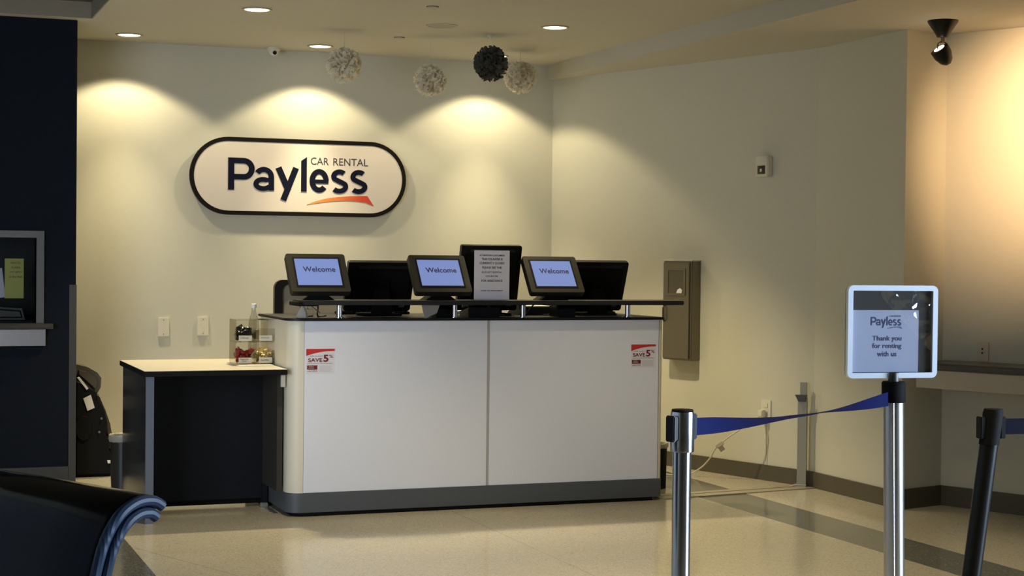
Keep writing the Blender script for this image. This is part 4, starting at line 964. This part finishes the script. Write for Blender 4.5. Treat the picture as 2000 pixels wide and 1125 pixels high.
belt(e1, e2, 0.950, 0.948, 0.048, 0, PI, 0.012, m_belt, 'blue retractable belt twisted between the chrome and silver stanchions')
# black stanchion, leaning
bs = thing('black_stanchion', 'black belt stanchion leaning at the right edge', 'stanchion', (2.846, 3.914, 0))
base_disc(bs, m_black, 0.17)
LB = leanM(Vector((0.121, -0.027, 1)))
MB().lathe([(0.0265, 0.028), (0.0265, 0.905)], n=40, mtx=LB).build('post', m_black, bs)
MB().lathe([(0.0285, 0.895), (0.0285, 0.985), (0.026, 0.996), (0, 0.998)], n=40, mtx=LB).build('head', m_blackm, bs)
hc = LB @ Vector((0, 0, 0.94))
aB = math.atan2(-0.10, 1.0)
for s_ in (0, PI):
    R = Matrix.Translation((hc.x, hc.y, 0)) @ Matrix.Rotation(aB + s_, 4, 'Z'); MB().box(0.024, 0.040, -0.014, 0.014, 0.912, 0.975, .002, mtx=R).build('belt_slot', m_black, bs)
p_ = (bs.location.x + hc.x + 0.040 * math.cos(aB), bs.location.y + hc.y + .040 * math.sin(aB))
belt(p_, (p_[0] + 1.4, p_[1] - 0.30), 0.945, 0.965, 0.045, 0, 0.15, 0.0, m_beltd, 'dark navy belt stretching right from the black stanchion')

# ================================================================ WAITING BENCH, FOREGROUND
wb = thing('waiting_bench', 'black leather waiting bench with blue cushion edges in the foreground', 'bench', (0.555, 3.643, 0), math.radians(-61.9))
# cushion centre line in (y, z): seat front -> seat -> back -> rolled top
line = [(-0.66, 0.400), (-0.635, 0.432), (-0.58, 0.445), (-0.45, 0.432), (-0.30, 0.418), (-0.235, 0.430), (-0.195, 0.475), (-0.165, 0.56), (-0.140, 0.66), (-0.122, 0.735), (-0.100, 0.795), (-0.068, 0.838), (-0.030, 0.858), (0.006, 0.858), (0.028, 0.845)]
def spl(pts, k=5):
    P = [Vector((a, b)) for a, b in pts]; Q = []
    for i in range(len(P) - 1):
        p0, p1, p2, p3 = P[max(i - 1, 0)], P[i], P[i + 1], P[min(i + 2, len(P) - 1)]
        for j in range(k):
            t_ = j / k; Q.append(0.5 * ((2 * p1) + (p2 - p0) * t_ + (2 * p0 - 5 * p1 + 4 * p2 - p3) * t_ * t_ + (3 * p1 - p0 - 3 * p2 + p3) * t_ ** 3))
    Q.append(P[-1]); return Q
CL = spl(line)
def pad(x0, x1, off, th, name, m, par, edge=0.012):
    """padded sling following the centre line, from x0 to x1, offset along its normal"""
    b = MB(); rows = []
    xs = [x0, x0 + edge * .3, x0 + edge, (x0 * 2 + x1) / 3, (x0 + 2 * x1) / 3, x1 - edge, x1 - edge * .3, x1]; hs = [0.35, 0.8, 1, 1.06, 1.06, 1, 0.8, 0.35]
    n = len(CL)
    for i, p in enumerate(CL):
        d = (CL[min(i + 1, n - 1)] - CL[max(i - 1, 0)]).normalized(); nn = Vector((-d.y, d.x))
        e = min(1.0, (min(i, n - 1 - i) + 1.2) / 4.0) ** 0.5
        up_ = []; dn = []
        for x, h_ in zip(xs, hs):
            a = p + nn * (off + th / 2 * h_ * e); c = p + nn * (off - th / 2 * h_ * e)
            up_.append(b.bm.verts.new((x, a.x, a.y))); dn.append(b.bm.verts.new((x, c.x, c.y)))
        rows.append(up_ + dn[::-1])
    for A, B in zip(rows, rows[1:]):
        m_ = len(A)
        for k in range(m_): b.bm.faces.new((A[k], A[(k + 1) % m_], B[(k + 1) % m_], B[k]))
    b.bm.faces.new(rows[0]); b.bm.faces.new(rows[-1][::-1])
    return b.build(name, m, par, ang=70)
for k in range(2):
    xr = -0.64 * k
    pad(xr - 0.60, xr - 0.004, 0.012, 0.028, 'front_pad', m_leather, wb)
    pad(xr - 0.60, xr - 0.004, -0.014, 0.020, 'rear_pad', m_leather, wb)
    for xx in (xr - 0.0, xr - 0.604):
        for off in (0.013, -0.014):
            pts = []
            n = len(CL)
            for i, p in enumerate(CL):
                d = (CL[min(i + 1, n - 1)] - CL[max(i - 1, 0)]).normalized(); nn = Vector((-d.y, d.x)); a = p + nn * off
                pts.append((xx, a.x, a.y))
            MB().tube(pts, 0.0125, 10, 1).build('edge_piping', m_piping, wb)
MB().box(-1.30, 0.05, -0.36, -0.30, 0.335, 0.385, 0.008).build('support_beam', m_black, wb)
for x in (-0.62, -1.26, 0.02):
    lg_ = MB(); lg_.prism([(-0.35, 0.34), (-0.31, 0.34), (-0.05, 0.02), (0.0, 0.0), (-0.09, 0.0), (-0.33, 0.27), (-0.56, 0.0), (-0.64, 0.0), (-0.60, 0.02)], x - .012, x + .012, 'YZ', bev=.003); lg_.build('leg', m_alu, wb)
